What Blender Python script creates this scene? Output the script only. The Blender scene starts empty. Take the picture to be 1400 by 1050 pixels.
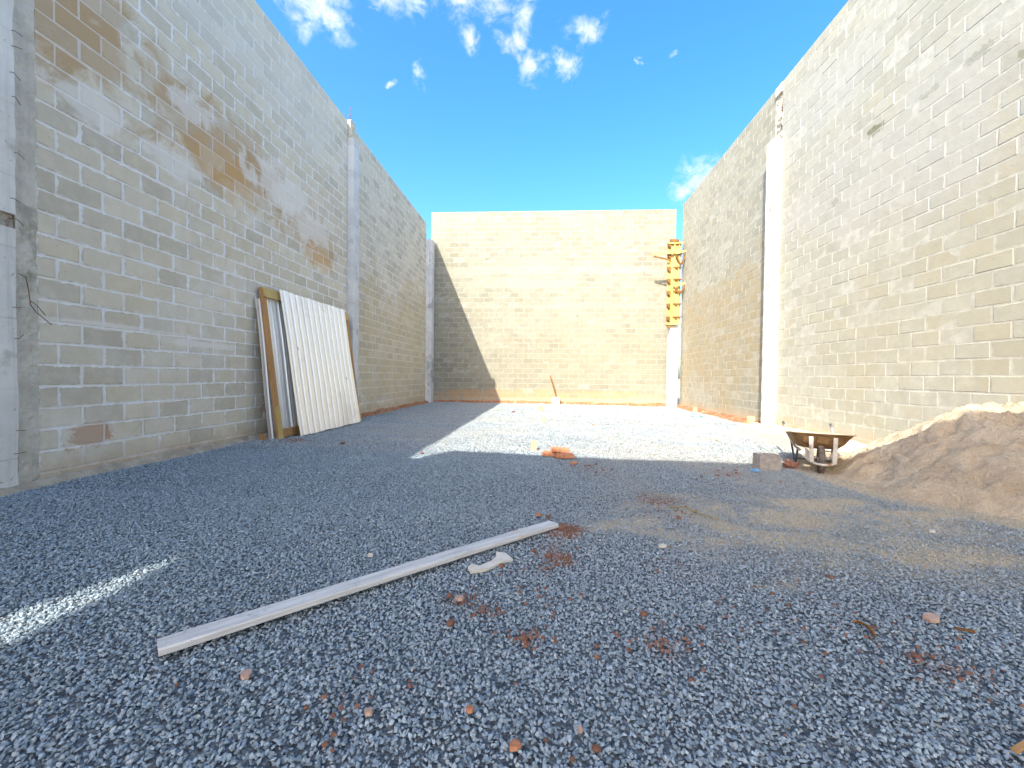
import bpy, bmesh, math, random
import numpy as np
from mathutils import Vector, Matrix, Euler

random.seed(7)
rng = np.random.default_rng(11)
scene = bpy.context.scene
COL = scene.collection

# ------------------------------------------------------------------ camera
F_PX, YAW, PITCH, ROLL = 549.07, 0.0797, 0.0194, 0.0106
fw = Vector((-math.sin(YAW)*math.cos(PITCH), math.cos(YAW)*math.cos(PITCH), -math.sin(PITCH)))
rt = Vector((math.cos(YAW), math.sin(YAW), 0)); up = rt.cross(fw)
r2 = rt*math.cos(ROLL) + up*math.sin(ROLL); u2 = -rt*math.sin(ROLL) + up*math.cos(ROLL)
cam_d = bpy.data.cameras.new("camera"); cam = bpy.data.objects.new("camera", cam_d); COL.objects.link(cam)
cam_d.sensor_width = 36; cam_d.lens = F_PX/1400*36; cam_d.clip_start = .05; cam_d.clip_end = 2000
m3 = Matrix((r2, u2, -fw)).transposed(); cam.matrix_world = Matrix.Translation((0, 0, 1.07)) @ m3.to_4x4()
scene.camera = cam

# ------------------------------------------------------------------ light
SUN_TRAVEL = Vector((.42, 1.10, -1.0)).normalized()
SUN_STRENGTH, SKY_STRENGTH, EXPOSURE = 2.0, .15, 2.30
elev = math.asin(-SUN_TRAVEL.z); az = math.atan2(-SUN_TRAVEL.x, -SUN_TRAVEL.y)
sun_d = bpy.data.lights.new("sun", 'SUN'); sun = bpy.data.objects.new("sun", sun_d); COL.objects.link(sun)
sun_d.energy = SUN_STRENGTH; sun_d.angle = math.radians(.5); sun_d.color = (1.0, .94, .82)
sun.rotation_euler = SUN_TRAVEL.to_track_quat('-Z', 'Y').to_euler()
scene.view_settings.view_transform = 'Standard'; scene.view_settings.look = 'None'
scene.view_settings.gamma = 1; scene.view_settings.use_curve_mapping = False
scene.view_settings.exposure = EXPOSURE

class NT:
    """small helper around a node tree"""
    def __init__(s, tree): s.t = tree; s.n = tree.nodes; s.l = tree.links
    def node(s, kind, **kw):
        nd = s.n.new(kind)
        for k, v in kw.items(): setattr(nd, k, v)
        return nd
    def put(s, sock, v):
        if v is None: return
        if isinstance(v, bpy.types.NodeSocket): s.l.new(v, sock)
        else:
            if isinstance(v, tuple) and len(v) == 3 and sock.type == 'RGBA': v = (*v, 1)
            sock.default_value = v
    def math(s, op, a, b=None, c=None, clamp=False):
        nd = s.node('ShaderNodeMath', operation=op, use_clamp=clamp)
        s.put(nd.inputs[0], a); s.put(nd.inputs[1], b); s.put(nd.inputs[2], c)
        return nd.outputs[0]
    def mix(s, f, a, b, mode='MIX'):
        nd = s.node('ShaderNodeMix', data_type='RGBA', blend_type=mode)
        s.put(nd.inputs[0], f); s.put(nd.inputs[6], a); s.put(nd.inputs[7], b)
        return nd.outputs[2]
    def ramp(s, v, lo, hi, a=0., b=1.):
        nd = s.node('ShaderNodeMapRange', interpolation_type='SMOOTHSTEP')
        s.put(nd.inputs[0], v); s.put(nd.inputs[1], lo); s.put(nd.inputs[2], hi)
        s.put(nd.inputs[3], a); s.put(nd.inputs[4], b)
        return nd.outputs[0]
    def noise(s, vec, scale, detail=4, rough=.55, dist=0., col=False):
        nd = s.node('ShaderNodeTexNoise')
        s.put(nd.inputs['Vector'], vec); nd.inputs['Scale'].default_value = scale
        nd.inputs['Detail'].default_value = detail; nd.inputs['Roughness'].default_value = rough
        nd.inputs['Distortion'].default_value = dist
        return nd.outputs['Color' if col else 'Fac']
    def vmath(s, op, a, b=None):
        nd = s.node('ShaderNodeVectorMath', operation=op); s.put(nd.inputs[0], a)
        if b is not None: s.put(nd.inputs[1], b)
        return nd.outputs['Value' if op in ('DISTANCE', 'LENGTH', 'DOT_PRODUCT') else 'Vector']
    def sep(s, v):
        nd = s.node('ShaderNodeSeparateXYZ'); s.put(nd.inputs[0], v); return nd.outputs
    def comb(s, x, y, z):
        nd = s.node('ShaderNodeCombineXYZ'); s.put(nd.inputs[0], x); s.put(nd.inputs[1], y); s.put(nd.inputs[2], z)
        return nd.outputs[0]

# world: sky with fair-weather clouds
world = bpy.data.worlds.new("World"); scene.world = world; world.use_nodes = True
w = NT(world.node_tree); w.n.clear()
sky = w.node('ShaderNodeTexSky', sky_type='NISHITA', sun_disc=False)
sky.sun_elevation = elev; sky.sun_rotation = az; sky.air_density = 1.0; sky.dust_density = 2.7; sky.ozone_density = 1.8
hs = w.node('ShaderNodeHueSaturation'); w.put(hs.inputs['Color'], sky.outputs[0])
hs.inputs['Hue'].default_value = .493; hs.inputs['Saturation'].default_value = 1.38; hs.inputs['Value'].default_value = .63
tc = w.node('ShaderNodeTexCoord').outputs['Generated']
nrm = w.vmath('NORMALIZE', tc)
# cloud field: many small cumulus all over the upper sky, thicker overhead where the picture shows them
cn = w.noise(w.vmath('MULTIPLY', nrm, (1, 1, 1.4)), 24.0, 10, .66, .6)
warp = w.vmath('SCALE', w.vmath('SUBTRACT', w.noise(nrm, 16, 4, .6, 0, True), (.5, .5, .5))); warp.node.inputs['Scale'].default_value = .085
nrw = w.vmath('ADD', nrm, warp)
cbig = w.noise(nrm, 1.7, 3, .5)
blobs = [((-.60,1,.965), .05), ((-.545,1,.90), .03), ((-.40,1,.985), .045), ((-.33,1,.95), .032), ((-.20,1,.965), .042), ((-.12,1,.935), .03), ((-.05,1,.97), .03), ((-.195,1,.855), .024),
         ((-.085,1,.82), .026), ((-.07,1,.875), .03), ((-.035,1,.755), .028), ((.05,1,.765), .024), ((.095,1,.845), .028), ((.07,1,.825), .018),
         ((-.315,1,.757), .02), ((-.39,1,.73), .010), ((.345,1,.455), .038), ((.385,1,.475), .035), ((.29,1,.755), .010), ((.22,1,.77), .006)]
acc = None
for c, r in blobs:
    v = Vector(c).normalized(); d = w.vmath('DISTANCE', nrw, tuple(v))
    b = w.math('SUBTRACT', 1.0, w.math('DIVIDE', d, r*1.75), clamp=True)
    acc = b if acc is None else w.math('MAXIMUM', acc, b)
z = w.sep(nrm)[2]; yy = w.sep(nrm)[1]
gen = w.math('MULTIPLY', w.ramp(cbig, .50, .68), w.math('MULTIPLY', w.ramp(z, .1, .35), w.ramp(yy, .45, -.05)))
acc2 = w.math('MAXIMUM', acc, w.math('MULTIPLY', gen, .6))
fld = w.math('ADD', w.math('MULTIPLY', acc2, 1.05), w.math('MULTIPLY', w.math('SUBTRACT', cn, .5), 1.7))
mask = w.math('MULTIPLY', w.math('MULTIPLY', w.ramp(fld, .30, 1.2), w.ramp(acc2, .0, .45)), w.ramp(w.noise(nrm, 55, 6, .6), .25, .6, .55, 1.))
cshade = w.ramp(w.noise(nrm, 14, 6, .6), .3, .7, .80, 1.0)
ccol = w.mix(1.0, (1.95, 2.05, 2.2), w.comb(cshade, cshade, cshade), 'MULTIPLY')
skyc = w.mix(w.math('MULTIPLY', mask, .9), hs.outputs[0], ccol)
bg = w.node('ShaderNodeBackground'); w.put(bg.inputs[0], skyc); bg.inputs[1].default_value = SKY_STRENGTH
wo = w.node('ShaderNodeOutputWorld'); w.l.new(bg.outputs[0], wo.inputs[0])

# ------------------------------------------------------------------ material helpers
def new_mat(name):
    m = bpy.data.materials.new(name); m.use_nodes = True; t = NT(m.node_tree); t.n.clear()
    b = t.node('ShaderNodeBsdfPrincipled'); o = t.node('ShaderNodeOutputMaterial'); t.l.new(b.outputs[0], o.inputs[0])
    b.inputs['Roughness'].default_value = .9; b.inputs['Specular IOR Level'].default_value = .25
    return m, t, b
def bump(t, b, h, strength, dist):
    nd = t.node('ShaderNodeBump'); nd.inputs['Strength'].default_value = strength; nd.inputs['Distance'].default_value = dist
    t.put(nd.inputs['Height'], h); t.l.new(nd.outputs[0], b.inputs['Normal'])
def simple_mat(name, c1, c2, scale, rough=.85, bumps=(), spec=.25, stretch=(1, 1, 1), metal=0., c3=None, cast=False):
    m, t, b = new_mat(name)
    tcn = t.node('ShaderNodeTexCoord').outputs['Object']; v = t.vmath('MULTIPLY', tcn, stretch)
    n = t.ramp(t.noise(v, scale, 6, .6), .32, .68)
    c = t.mix(n, c1, c2)
    if c3: c = t.mix(t.ramp(t.noise(v, scale*.35, 5, .65, .5), .55, .66), c, c3)
    if cast:
        st = t.noise(t.vmath('MULTIPLY', tcn, (14, 14, .5)), 1.0, 5, .65); c = t.mix(t.ramp(st, .5, .75, 0, .45), c, tuple(k*.62 for k in c1))
        fz = t.math('FRACT', t.math('MULTIPLY', t.sep(tcn)[2], 1/.61)); ln = t.math('MULTIPLY', t.ramp(t.math('ABSOLUTE', t.math('SUBTRACT', fz, .5)), .0, .022, 1, 0), t.ramp(t.noise(tcn, 2, 3), .4, .6, .2, .8))
        c = t.mix(t.math('MULTIPLY', ln, .6), c, tuple(k*.5 for k in c1))
        c = t.mix(t.math('MULTIPLY', t.ramp(t.noise(tcn, 28, 3), .66, .72), .7), c, tuple(k*.35 for k in c1))
    t.put(b.inputs['Base Color'], c); b.inputs['Roughness'].default_value = rough
    b.inputs['Specular IOR Level'].default_value = spec; b.inputs['Metallic'].default_value = metal
    if bumps: bump(t, b, t.noise(v, bumps[0], 6, .6), bumps[1], bumps[2])
    return m

def wall_mat(name, mortar, axis, block_c, mortar_c, stains, wash=.35, contrast=.5, foot=True):
    """blockwork: same stain layout for the blocks and for the mortar between them.
    stains = [(colour, opacity, noise_scale, edge, [(along, z, r_along, r_z), ...]), ...]"""
    m, t, b = new_mat(name)
    pos = t.node('ShaderNodeNewGeometry').outputs['Position']; sx, sy, sz = t.sep(pos)
    al = sy if axis == 'y' else sx
    fine = t.noise(pos, 75, 5, .65); mid = t.noise(pos, 9, 6, .6); low = t.noise(pos, .55, 4, .6)
    mc = t.mix(t.ramp(mid, .3, .7), tuple(c*.86 for c in mortar_c), tuple(min(c*1.1, .8) for c in mortar_c))
    if mortar: col = mc
    else:
        at = t.node('ShaderNodeAttribute', attribute_name='rnd').outputs['Fac']
        oi = t.node('ShaderNodeObjectInfo').outputs['Random']
        rnd = t.math('FRACT', t.math('ADD', at, oi)); rnd2 = t.math('FRACT', t.math('MULTIPLY', rnd, 7.31))
        g = 1 - .30*contrast
        bc = t.mix(rnd, tuple(c*g for c in block_c), tuple(c*(1 + .16*contrast) for c in block_c))
        bc = t.mix(t.math('MULTIPLY', t.ramp(rnd2, .55, 1.), .35), bc, (block_c[0]*1.02, block_c[1]*.93, block_c[2]*.78))
        bc = t.mix(t.math('MULTIPLY', t.ramp(mid, .35, .75), .30), bc, tuple(c*1.25 for c in block_c))
        bc = t.mix(t.math('MULTIPLY', t.ramp(t.noise(pos, 3.1, 5, .65, .6), .52, .72), .25), bc, tuple(c*.72 for c in block_c))
        # mortar smeared over the edges of each block, and slurry washed over whole areas
        uv = t.node('ShaderNodeUVMap', uv_map='UVMap').outputs[0]; u, v, _ = t.sep(uv)
        du = t.math('MULTIPLY', t.math('SUBTRACT', .5, t.math('ABSOLUTE', t.math('SUBTRACT', u, .5))), .382)
        dv = t.math('MULTIPLY', t.math('SUBTRACT', .5, t.math('ABSOLUTE', t.math('SUBTRACT', v, .5))), .185)
        d = t.math('MINIMUM', du, dv)
        e = t.math('ADD', d, t.math('MULTIPLY', t.math('SUBTRACT', t.noise(pos, 13, 5, .65), .50 if 'left_near' in name else .53), .075))
        smear = t.ramp(e, .001, .010, 1, 0)
        dark = t.math('MULTIPLY', t.ramp(t.math('SUBTRACT', d, .016), -.010, .008, 1, 0), t.ramp(t.noise(pos, 4, 3), .40, .60, 0, .55 if 'left' in name else .3))
        bc = t.mix(dark, bc, tuple(c*.62 for c in block_c))
        ws = t.math('MULTIPLY', t.ramp(t.math('ADD', t.math('MULTIPLY', low, .6), t.math('MULTIPLY', t.noise(pos, 2.3, 6, .65, .8), .4)), .46, .60), wash)
        col = t.mix(t.math('MAXIMUM', smear, ws), bc, mc)
    for colr, op, nsc, edge, bl in stains:
        nz = t.math('MULTIPLY', t.math('SUBTRACT', t.noise(pos, nsc, 6, .65, .6), .5), 2.6)
        mk = None
        for (ca, cz, ra, rz) in bl:
            da = t.math('DIVIDE', t.math('SUBTRACT', al, ca), ra); dz = t.math('DIVIDE', t.math('SUBTRACT', sz, cz), rz)
            q = t.math('SUBTRACT', 1.0, t.math('SQRT', t.math('ADD', t.math('MULTIPLY', da, da), t.math('MULTIPLY', dz, dz))))
            mk = q if mk is None else t.math('MAXIMUM', mk, q)
        mk = t.ramp(t.math('ADD', mk, nz), .25 - edge, .25 + edge, 0, op*(.45 if mortar and sum(colr) < 1.45 else 1.))
        if not mortar and sum(colr) < 1.45: mk = t.math('MULTIPLY', mk, t.ramp(rnd2, 0, .8, .55, 1.1))
        col = t.mix(mk, col, colr)
    # vertical rain streaks and soil splashed up from the ground
    st = t.noise(t.vmath('MULTIPLY', pos, (5, 5, .35)), 1.0, 5, .6)
    col = t.mix(t.ramp(st, .55, .78, 0, .22), col, tuple(c*.7 for c in block_c))
    if foot:
        ft = t.math('ADD', sz, t.math('MULTIPLY', t.math('SUBTRACT', t.noise(pos, 2.6, 5, .7), .5), .55))
        col = t.mix(t.ramp(ft, .02, .34, .75, 0), col, (.50, .38, .26))
        col = t.mix(t.ramp(ft, -.04, .10, .8, 0), col, (.40, .20, .11))
    # pits
    vor = t.node('ShaderNodeTexVoronoi', feature='F1'); t.put(vor.inputs['Vector'], pos); vor.inputs['Scale'].default_value = 26
    pits = t.math('MULTIPLY', t.ramp(vor.outputs['Distance'], .05, .12, 1, 0), t.ramp(t.noise(pos, 3.3, 2), .56, .62))
    col = t.mix(t.math('MULTIPLY', pits, .7), col, (.09, .08, .06))
    t.put(b.inputs['Base Color'], col); b.inputs['Roughness'].default_value = .95; b.inputs['Specular IOR Level'].default_value = .15
    h = t.math('ADD', t.math('MULTIPLY', fine, .35), t.math('MULTIPLY', mid, .65)); h = t.math('SUBTRACT', h, pits)
    bump(t, b, h, .8, .007)
    return m

BG, MG = (.635, .575, .455), (.87, .82, .73)
left_near_st = [
    ((.50, .35, .20), .9, 1.9, .28, [(3.5, 4.45, 1.2, .75), (5.4, 4.25, 1.6, .55), (7.6, 3.8, 1.5, .42)]),
    ((.60, .36, .15), .65, 3.0, .16, [(5.55, 3.95, .75, .42), (7.9, 3.45, .7, .25)]),
    ((.80, .76, .70), .62, 3.2, .22, [(3.75, 3.75, .55, .20), (4.6, 3.68, .55, .22), (6.7, 4.25, 1.0, .40), (7.6, 3.95, .9, .4), (4.9, 4.5, .5, .2)]),
    ((.70, .66, .61), .45, 1.0, .30, [(7.5, 6.2, 2.6, 1.0), (5.4, 6.1, 1.3, .7)]),
    ((.42, .20, .10), .6, 5.0, .10, [(3.75, .42, .28, .16), (6.3, .5, .2, .1)]),
    ((.80, .77, .72), .6, 2.0, .2, [(3.9, 1.55, 1.0, .05), (5.2, 1.45, .8, .06)])]
left_far_st = [((.52, .43, .27), .62, .8, .12, [(12.3, 1.7, 4.6, 2.55), (14.6, 2.0, 3, 2.6), (10.4, 2.0, 2.2, 2.3)])]
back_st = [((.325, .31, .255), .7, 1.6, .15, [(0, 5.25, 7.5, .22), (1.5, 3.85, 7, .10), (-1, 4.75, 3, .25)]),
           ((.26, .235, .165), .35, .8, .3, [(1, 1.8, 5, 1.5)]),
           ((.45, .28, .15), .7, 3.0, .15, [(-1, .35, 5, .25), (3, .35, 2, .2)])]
right_near_st = [((.42, .375, .265), .45, .7, .3, [(5.5, 2.0, 4.5, 1.2), (4.0, 3.0, 2, .8)]),
                 ((.14, .15, .07), .75, 14, .05, [(6.75, 4.95, .22, .10), (5.9, 4.93, .2, .06), (5.25, 4.95, .2, .08), (7.6, 4.2, .14, .07), (4.7, 4.6, .2, .08)]),
                 ((.46, .45, .415), .5, .8, .3, [(6.5, 4.3, 3, 1.1), (8, 6.3, 2, 1)])]
right_far_st = [((.38, .31, .19), .65, .9, .12, [(12.0, 2.1, 5.0, 2.5), (10.0, 2.6, 1.6, 2.0)])]
WM = {}
for nm, ax, bc, mc, st, wash, con in [('left_near', 'y', BG, MG, left_near_st, .28, .65), ('left_far', 'y', (.565, .52, .43), (.74, .69, .60), left_far_st, .3, .8),
                                 ('back', 'x', (.262, .252, .198), (.325, .315, .26), back_st, .5, .55),
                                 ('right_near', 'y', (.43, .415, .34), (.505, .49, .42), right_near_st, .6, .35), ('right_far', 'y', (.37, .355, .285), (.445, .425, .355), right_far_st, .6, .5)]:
    WM[nm] = (wall_mat('blocks_'+nm, False, ax, bc, mc, st, wash, con), wall_mat('mortar_'+nm, True, ax, bc, mc, st, wash, con))

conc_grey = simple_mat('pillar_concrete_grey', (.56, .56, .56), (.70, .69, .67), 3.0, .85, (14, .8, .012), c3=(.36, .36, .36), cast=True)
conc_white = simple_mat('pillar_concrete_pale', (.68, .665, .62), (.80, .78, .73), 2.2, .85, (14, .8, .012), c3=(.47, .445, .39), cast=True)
conc_rough = simple_mat('rough_cast_concrete', (.30, .27, .22), (.50, .46, .38), 7, .95, (22, 1., .03), c3=(.22, .12, .08))
conc_rough_pale = simple_mat('rough_cast_concrete_pale', (.55, .50, .38), (.68, .64, .52), 7, .95, (22, 1., .03), c3=(.25, .15, .09))
steel_rust = simple_mat('rusty_steel', (.10, .05, .03), (.20, .10, .06), 30, .8)
wood_orange = simple_mat('sawn_timber_orange', (.36, .19, .075), (.50, .28, .12), 5, .75, (40, .3, .003), stretch=(1, 1, .25))
wood_yellow = simple_mat('formwork_timber_yellow', (.42, .30, .10), (.58, .44, .17), 4, .8, (40, .3, .003), stretch=(1, 1, .3), c3=(.30, .20, .10))
wood_dark = simple_mat('formwork_batten_brown', (.15, .07, .02), (.24, .12, .035), 4, .8)
wood_pale = simple_mat('pale_timber', (.55, .42, .22), (.68, .54, .30), 5, .8)
metal_white = simple_mat('white_corrugated_metal', (.86, .86, .85), (.89, .885, .87), 3, .36, (2.2, .5, .01), spec=.6, metal=.55, c3=(.76, .75, .73))
metal_zinc = simple_mat('zinc_sheet_back', (.35, .37, .42), (.45, .47, .52), 3, .5, (), spec=.5)
clay = simple_mat('red_clay', (.19, .09, .06), (.31, .155, .105), 30, .95, (60, .7, .004))
clay_brick = simple_mat('terracotta_brick', (.40, .16, .08), (.54, .26, .15), 16, .9, (60, .6, .003))
pale_tile = simple_mat('pale_tile_fragment', (.60, .55, .46), (.70, .66, .58), 12, .8, (50, .4, .002))

# ------------------------------------------------------------------ object helpers
def tag(o, label=None, cat=None, group=None, kind=None):
    if label: o['label'] = label
    if cat: o['category'] = cat
    if group: o['group'] = group
    if kind: o['kind'] = kind
    return o
def mesh_obj(name, verts, faces, mat, parent=None, smooth=False):
    me = bpy.data.meshes.new(name); me.from_pydata([tuple(v) for v in verts], [], faces); me.update()
    return link(name, me, mat, parent, smooth)
def link(name, me, mat, parent=None, smooth=False):
    if mat is not None:
        me.materials.clear()
        for mm in (mat if isinstance(mat, (list, tuple)) else [mat]): me.materials.append(mm)
    o = bpy.data.objects.new(name, me); COL.objects.link(o)
    if parent: o.parent = parent
    if smooth:
        for p in me.polygons: p.use_smooth = True
    return o
def bm_obj(name, bm, mat, parent=None, smooth=False):
    me = bpy.data.meshes.new(name); bmesh.ops.recalc_face_normals(bm, faces=bm.faces); bm.to_mesh(me); bm.free()
    return link(name, me, mat, parent, smooth)
def empty(name, loc=(0, 0, 0), rz=0.):
    e = bpy.data.objects.new(name, None); e.empty_display_size = .2; COL.objects.link(e); e.location = loc; e.rotation_euler = (0, 0, rz); return e
def add_box(bm, lo, hi, M=None, jit=0.):
    vs = []
    for x in (lo[0], hi[0]):
        for y in (lo[1], hi[1]):
            for zz in (lo[2], hi[2]):
                v = Vector((x, y, zz)) + Vector([random.uniform(-jit, jit) for _ in range(3)])
                vs.append(bm.verts.new(M @ v if M else v))
    for f in ((0, 1, 3, 2), (4, 6, 7, 5), (0, 4, 5, 1), (2, 3, 7, 6), (0, 2, 6, 4), (1, 5, 7, 3)):
        bm.faces.new([vs[i] for i in f])
    return vs
def box_obj(name, lo, hi, mat, parent=None, bevel=0., M=None, jit=0.):
    bm = bmesh.new(); add_box(bm, lo, hi, M, jit)
    if bevel: bmesh.ops.bevel(bm, geom=list(bm.edges), offset=bevel, segments=1, affect='EDGES')
    return bm_obj(name, bm, mat, parent)
def beam(name, p0, p1, wdt, thk, mat, parent=None, nrm=(0, 0, 1), bevel=.002):
    """board from p0 to p1; wdt across, thk along nrm"""
    p0, p1 = Vector(p0), Vector(p1); d = (p1-p0); L = d.length; d.normalize(); n = Vector(nrm); n = (n - d*n.dot(d)).normalized(); s = d.cross(n)
    M = Matrix((( s.x, d.x, n.x, p0.x), (s.y, d.y, n.y, p0.y), (s.z, d.z, n.z, p0.z), (0, 0, 0, 1)))
    bm = bmesh.new(); add_box(bm, (-wdt/2, 0, -thk/2), (wdt/2, L, thk/2), M)
    if bevel: bmesh.ops.bevel(bm, geom=list(bm.edges), offset=bevel, segments=1, affect='EDGES')
    return bm_obj(name, bm, mat, parent)
def tube_bm(bm, pts, r, seg=8, closed=False, cap=True):
    pts = [Vector(p) for p in pts]; rings = []; n = len(pts)
    rr = r if isinstance(r, (list, tuple)) else [r]*n
    ref = None
    for i, p in enumerate(pts):
        if closed: d = pts[(i+1) % n]-pts[i-1]
        else: d = pts[min(i+1, n-1)]-pts[max(i-1, 0)]
        d.normalize()
        if ref is None: ref = Vector((0, 0, 1)) if abs(d.z) < .9 else Vector((1, 0, 0))
        a = (ref - d*ref.dot(d)).normalized(); ref = a; bb = d.cross(a)
        rings.append([bm.verts.new(p + (a*math.cos(2*math.pi*k/seg) + bb*math.sin(2*math.pi*k/seg))*rr[i]) for k in range(seg)])
    for i in range(n if closed else n-1):
        A, B = rings[i], rings[(i+1) % n]
        for k in range(seg): bm.faces.new((A[k], A[(k+1) % seg], B[(k+1) % seg], B[k]))
    if cap and not closed:
        bm.faces.new(rings[0][::-1]); bm.faces.new(rings[-1])
def tube(name, pts, r, mat, parent=None, seg=8, closed=False):
    bm = bmesh.new(); tube_bm(bm, pts, r, seg, closed); return bm_obj(name, bm, mat, parent, True)

def vnoise(x, y, seed, scale):
    """smooth value noise, numpy, 0..1"""
    r = np.random.default_rng(seed); G = r.random((256, 256)); X = x*scale + 57.3; Y = y*scale + 31.7
    xi = np.floor(X).astype(int); yi = np.floor(Y).astype(int); fx = X-xi; fy = Y-yi; fx = fx*fx*(3-2*fx); fy = fy*fy*(3-2*fy)
    g = lambda a, b: G[a % 256, b % 256]
    return (g(xi, yi)*(1-fx)+g(xi+1, yi)*fx)*(1-fy) + (g(xi, yi+1)*(1-fx)+g(xi+1, yi+1)*fx)*fy
def fbm(x, y, seed, scale, oct=4, gain=.5):
    s = 0; a = 1; tot = 0
    for k in range(oct): s = s + a*vnoise(x, y, seed+k, scale*2**k); tot += a; a *= gain
    return s/tot
def sstep(x, a, b):
    t = np.clip((x-a)/(b-a), 0, 1); return t*t*(3-2*t)

# ------------------------------------------------------------------ ground
XL, XR = -4.60, 5.09
def ground_h(x, y):
    x = np.asarray(x, float); y = np.asarray(y, float)
    h = -.035*sstep(x, 1.5, 4.0) + .045*(fbm(x, y, 5, .45, 3)-.5)
    return h + .034*(fbm(x, y, 40, 2.0, 3)-.5)
def gh(x, y): return float(ground_h(x, y))
def masks(x, y):
    n1 = fbm(x*.5+y*.2, y*1.3, 71, 2.3, 4, .65)
    # sand trodden into the gravel in front of and left of the heap
    area = np.zeros_like(x)
    for cx, cy, rx, ry, a in [(1.87, 3.19, .32, .26, 1.), (2.4, 3.62, .5, .20, .9), (2.6, 3.8, .25, .25, .8), (3.1, 3.45, .5, .13, .85), (2.65, 2.66, .42, .12, .95), (2.3, 2.58, .28, .15, .9), (3.0, 2.5, .5, .10, .7),
                              (1.95, 4.3, .35, .2, .55), (.8, 2.85, .8, .40, .62), (1.5, 2.95, .5, .3, .6), (.95, 2.45, .4, .2, .45), (1.25, 2.25, .35, .2, .5), (3.5, 4.3, .5, .2, .7), (2.0, 2.2, .5, .15, .4), (3.3, 3.0, .6, .15, .5)]:
        area = np.maximum(area, a*np.exp(-(((x-cx)/rx)**2+((y-cy)/ry)**2)*.8))
    n2 = fbm(x*.8+y*.3, y*1.5, 72, 5.0, 3, .6)
    broad = np.exp(-(((x-2.1)/1.9)**2+((y-3.15)/1.05)**2))
    sand = np.clip(sstep(area*(.10+n1*.8+n2*1.1), .42, 1.15)*.8 + broad*(.34+.75*(n2-.35)), 0, .95)
    sand = np.maximum(sand, sstep(x, 3.3, 4.3)*sstep(y, 5.2, 6.0)*sstep(9.6-y, 0, 1.4)*sstep(n1, .2, .5)*.95)
    sand = np.maximum(sand, sstep(1.15-np.hypot((x-4.9)/1.75, (y-4.55)/1.75), 0, .12))
    sand = np.maximum(sand, .30*sstep(fbm(x, y, 93, .6, 4), .42, .7)*sstep(x, -.6, 1.4)*sstep(y, 1.9, 2.4))
    sand = np.maximum(sand, (.26+.4*(n1-.5))*sstep(y, 5.0, 5.9))  # beige added past the shadow edge, imitating warm sunlight on the far gravel
    red = np.zeros_like(x)
    for cx, cy, r, a in [(.15, 2.76, .15, 1.1), (.09, 2.33, .11, .9), (-.4, 1.85, .10, .6), (1.5, 1.58, .15, .42), (1.42, 1.64, .08, .4), (-.05, 1.6, .08, .6), (.5, 1.62, .12, .5), (1.0, 3.6, .3, .5), (.05, 2.45, .12, .6),
                         (1.05, 3.2, .22, .4), (-.24, 1.79, .09, .5), (.6, 4.7, .3, .35), (2.1, 4.7, .35, .4), (-3.95, 6.1, .25, .6), (4.2, 6.1, .4, .5), (3.2, 5.3, .3, .5)]:
        red = np.maximum(red, a*np.exp(-((x-cx)**2+(y-cy)**2)/r**2)*(.5+n1))
    edge = np.minimum(np.minimum(x-XL, 15.9-y), XR-x)
    bare = sstep(.26-np.minimum(15.9-y, np.where(y > 9.4, XR-x, 9)) + .25*(n1-.5), 0, .10)
    red = np.maximum(red, bare)
    return sand, np.clip(red, 0, 1), bare

def grid_mesh(name, xs, ys):
    X, Y = np.meshgrid(xs, ys, indexing='ij'); Z = ground_h(X, Y); nx, ny = X.shape
    V = np.stack([X, Y, Z], -1).reshape(-1, 3); I = np.arange(nx*ny).reshape(nx, ny)
    Fq = np.stack([I[:-1, :-1], I[1:, :-1], I[1:, 1:], I[:-1, 1:]], -1).reshape(-1, 4)
    me = bpy.data.meshes.new(name); me.from_pydata(V.tolist(), [], Fq.tolist()); me.update()
    return me, V
me, V = grid_mesh('gravel_ground', np.arange(-4.8, 5.3, .075), np.concatenate([np.arange(-9, .5, .25), np.arange(.5, 16.2, .075)]))
sand_sunlit_v, red_v, bare_v = masks(V[:, 0], V[:, 1])
def set_attr(me, nm, arr): a = me.attributes.new(nm, 'FLOAT', 'POINT'); a.data.foreach_set('value', np.asarray(arr, np.float32))
set_attr(me, 'sand', sand_sunlit_v); set_attr(me, 'red', red_v)
m, t, b = new_mat('stone_dust_gap_shade')
pos = t.node('ShaderNodeNewGeometry').outputs['Position']
vor = t.node('ShaderNodeTexVoronoi', feature='F1'); t.put(vor.inputs['Vector'], pos); vor.inputs['Scale'].default_value = 62
cell = t.node('ShaderNodeSeparateColor'); t.put(cell.inputs[0], vor.outputs['Color'])
c = t.mix(cell.outputs[0], (.09, .108, .125), (.20, .225, .245))  # stone dust darkened to paint the shade in gaps between stones
sa = t.node('ShaderNodeAttribute', attribute_name='sand').outputs['Fac']; re_ = t.node('ShaderNodeAttribute', attribute_name='red').outputs['Fac']
sn = t.mix(t.noise(pos, 40, 5, .6), (.52, .41, .27), (.70, .58, .41))
c = t.mix(t.ramp(t.math('ADD', sa, t.math('MULTIPLY', t.math('SUBTRACT', t.noise(pos, 18, 4, .6), .5), .5)), .12, .5), c, sn)
rc = t.mix(t.noise(pos, 25, 5, .6), (.22, .08, .04), (.38, .19, .10))
c = t.mix(t.ramp(t.math('ADD', re_, t.math('MULTIPLY', t.math('SUBTRACT', t.noise(pos, 22, 4, .6), .5), .6)), .3, .7), c, rc)
t.put(b.inputs['Base Color'], c); b.inputs['Roughness'].default_value = .95
bump(t, b, t.math('ADD', t.ramp(vor.outputs['Distance'], 0, .8, 1, 0), t.noise(pos, 120, 3)), .9, .012)
g = link('ground', me, m, None, True); tag(g, kind='structure')
m_earth = simple_mat('bare_earth', (.42, .32, .22), (.52, .41, .29), .6, .95, (8, .6, .03))
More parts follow.
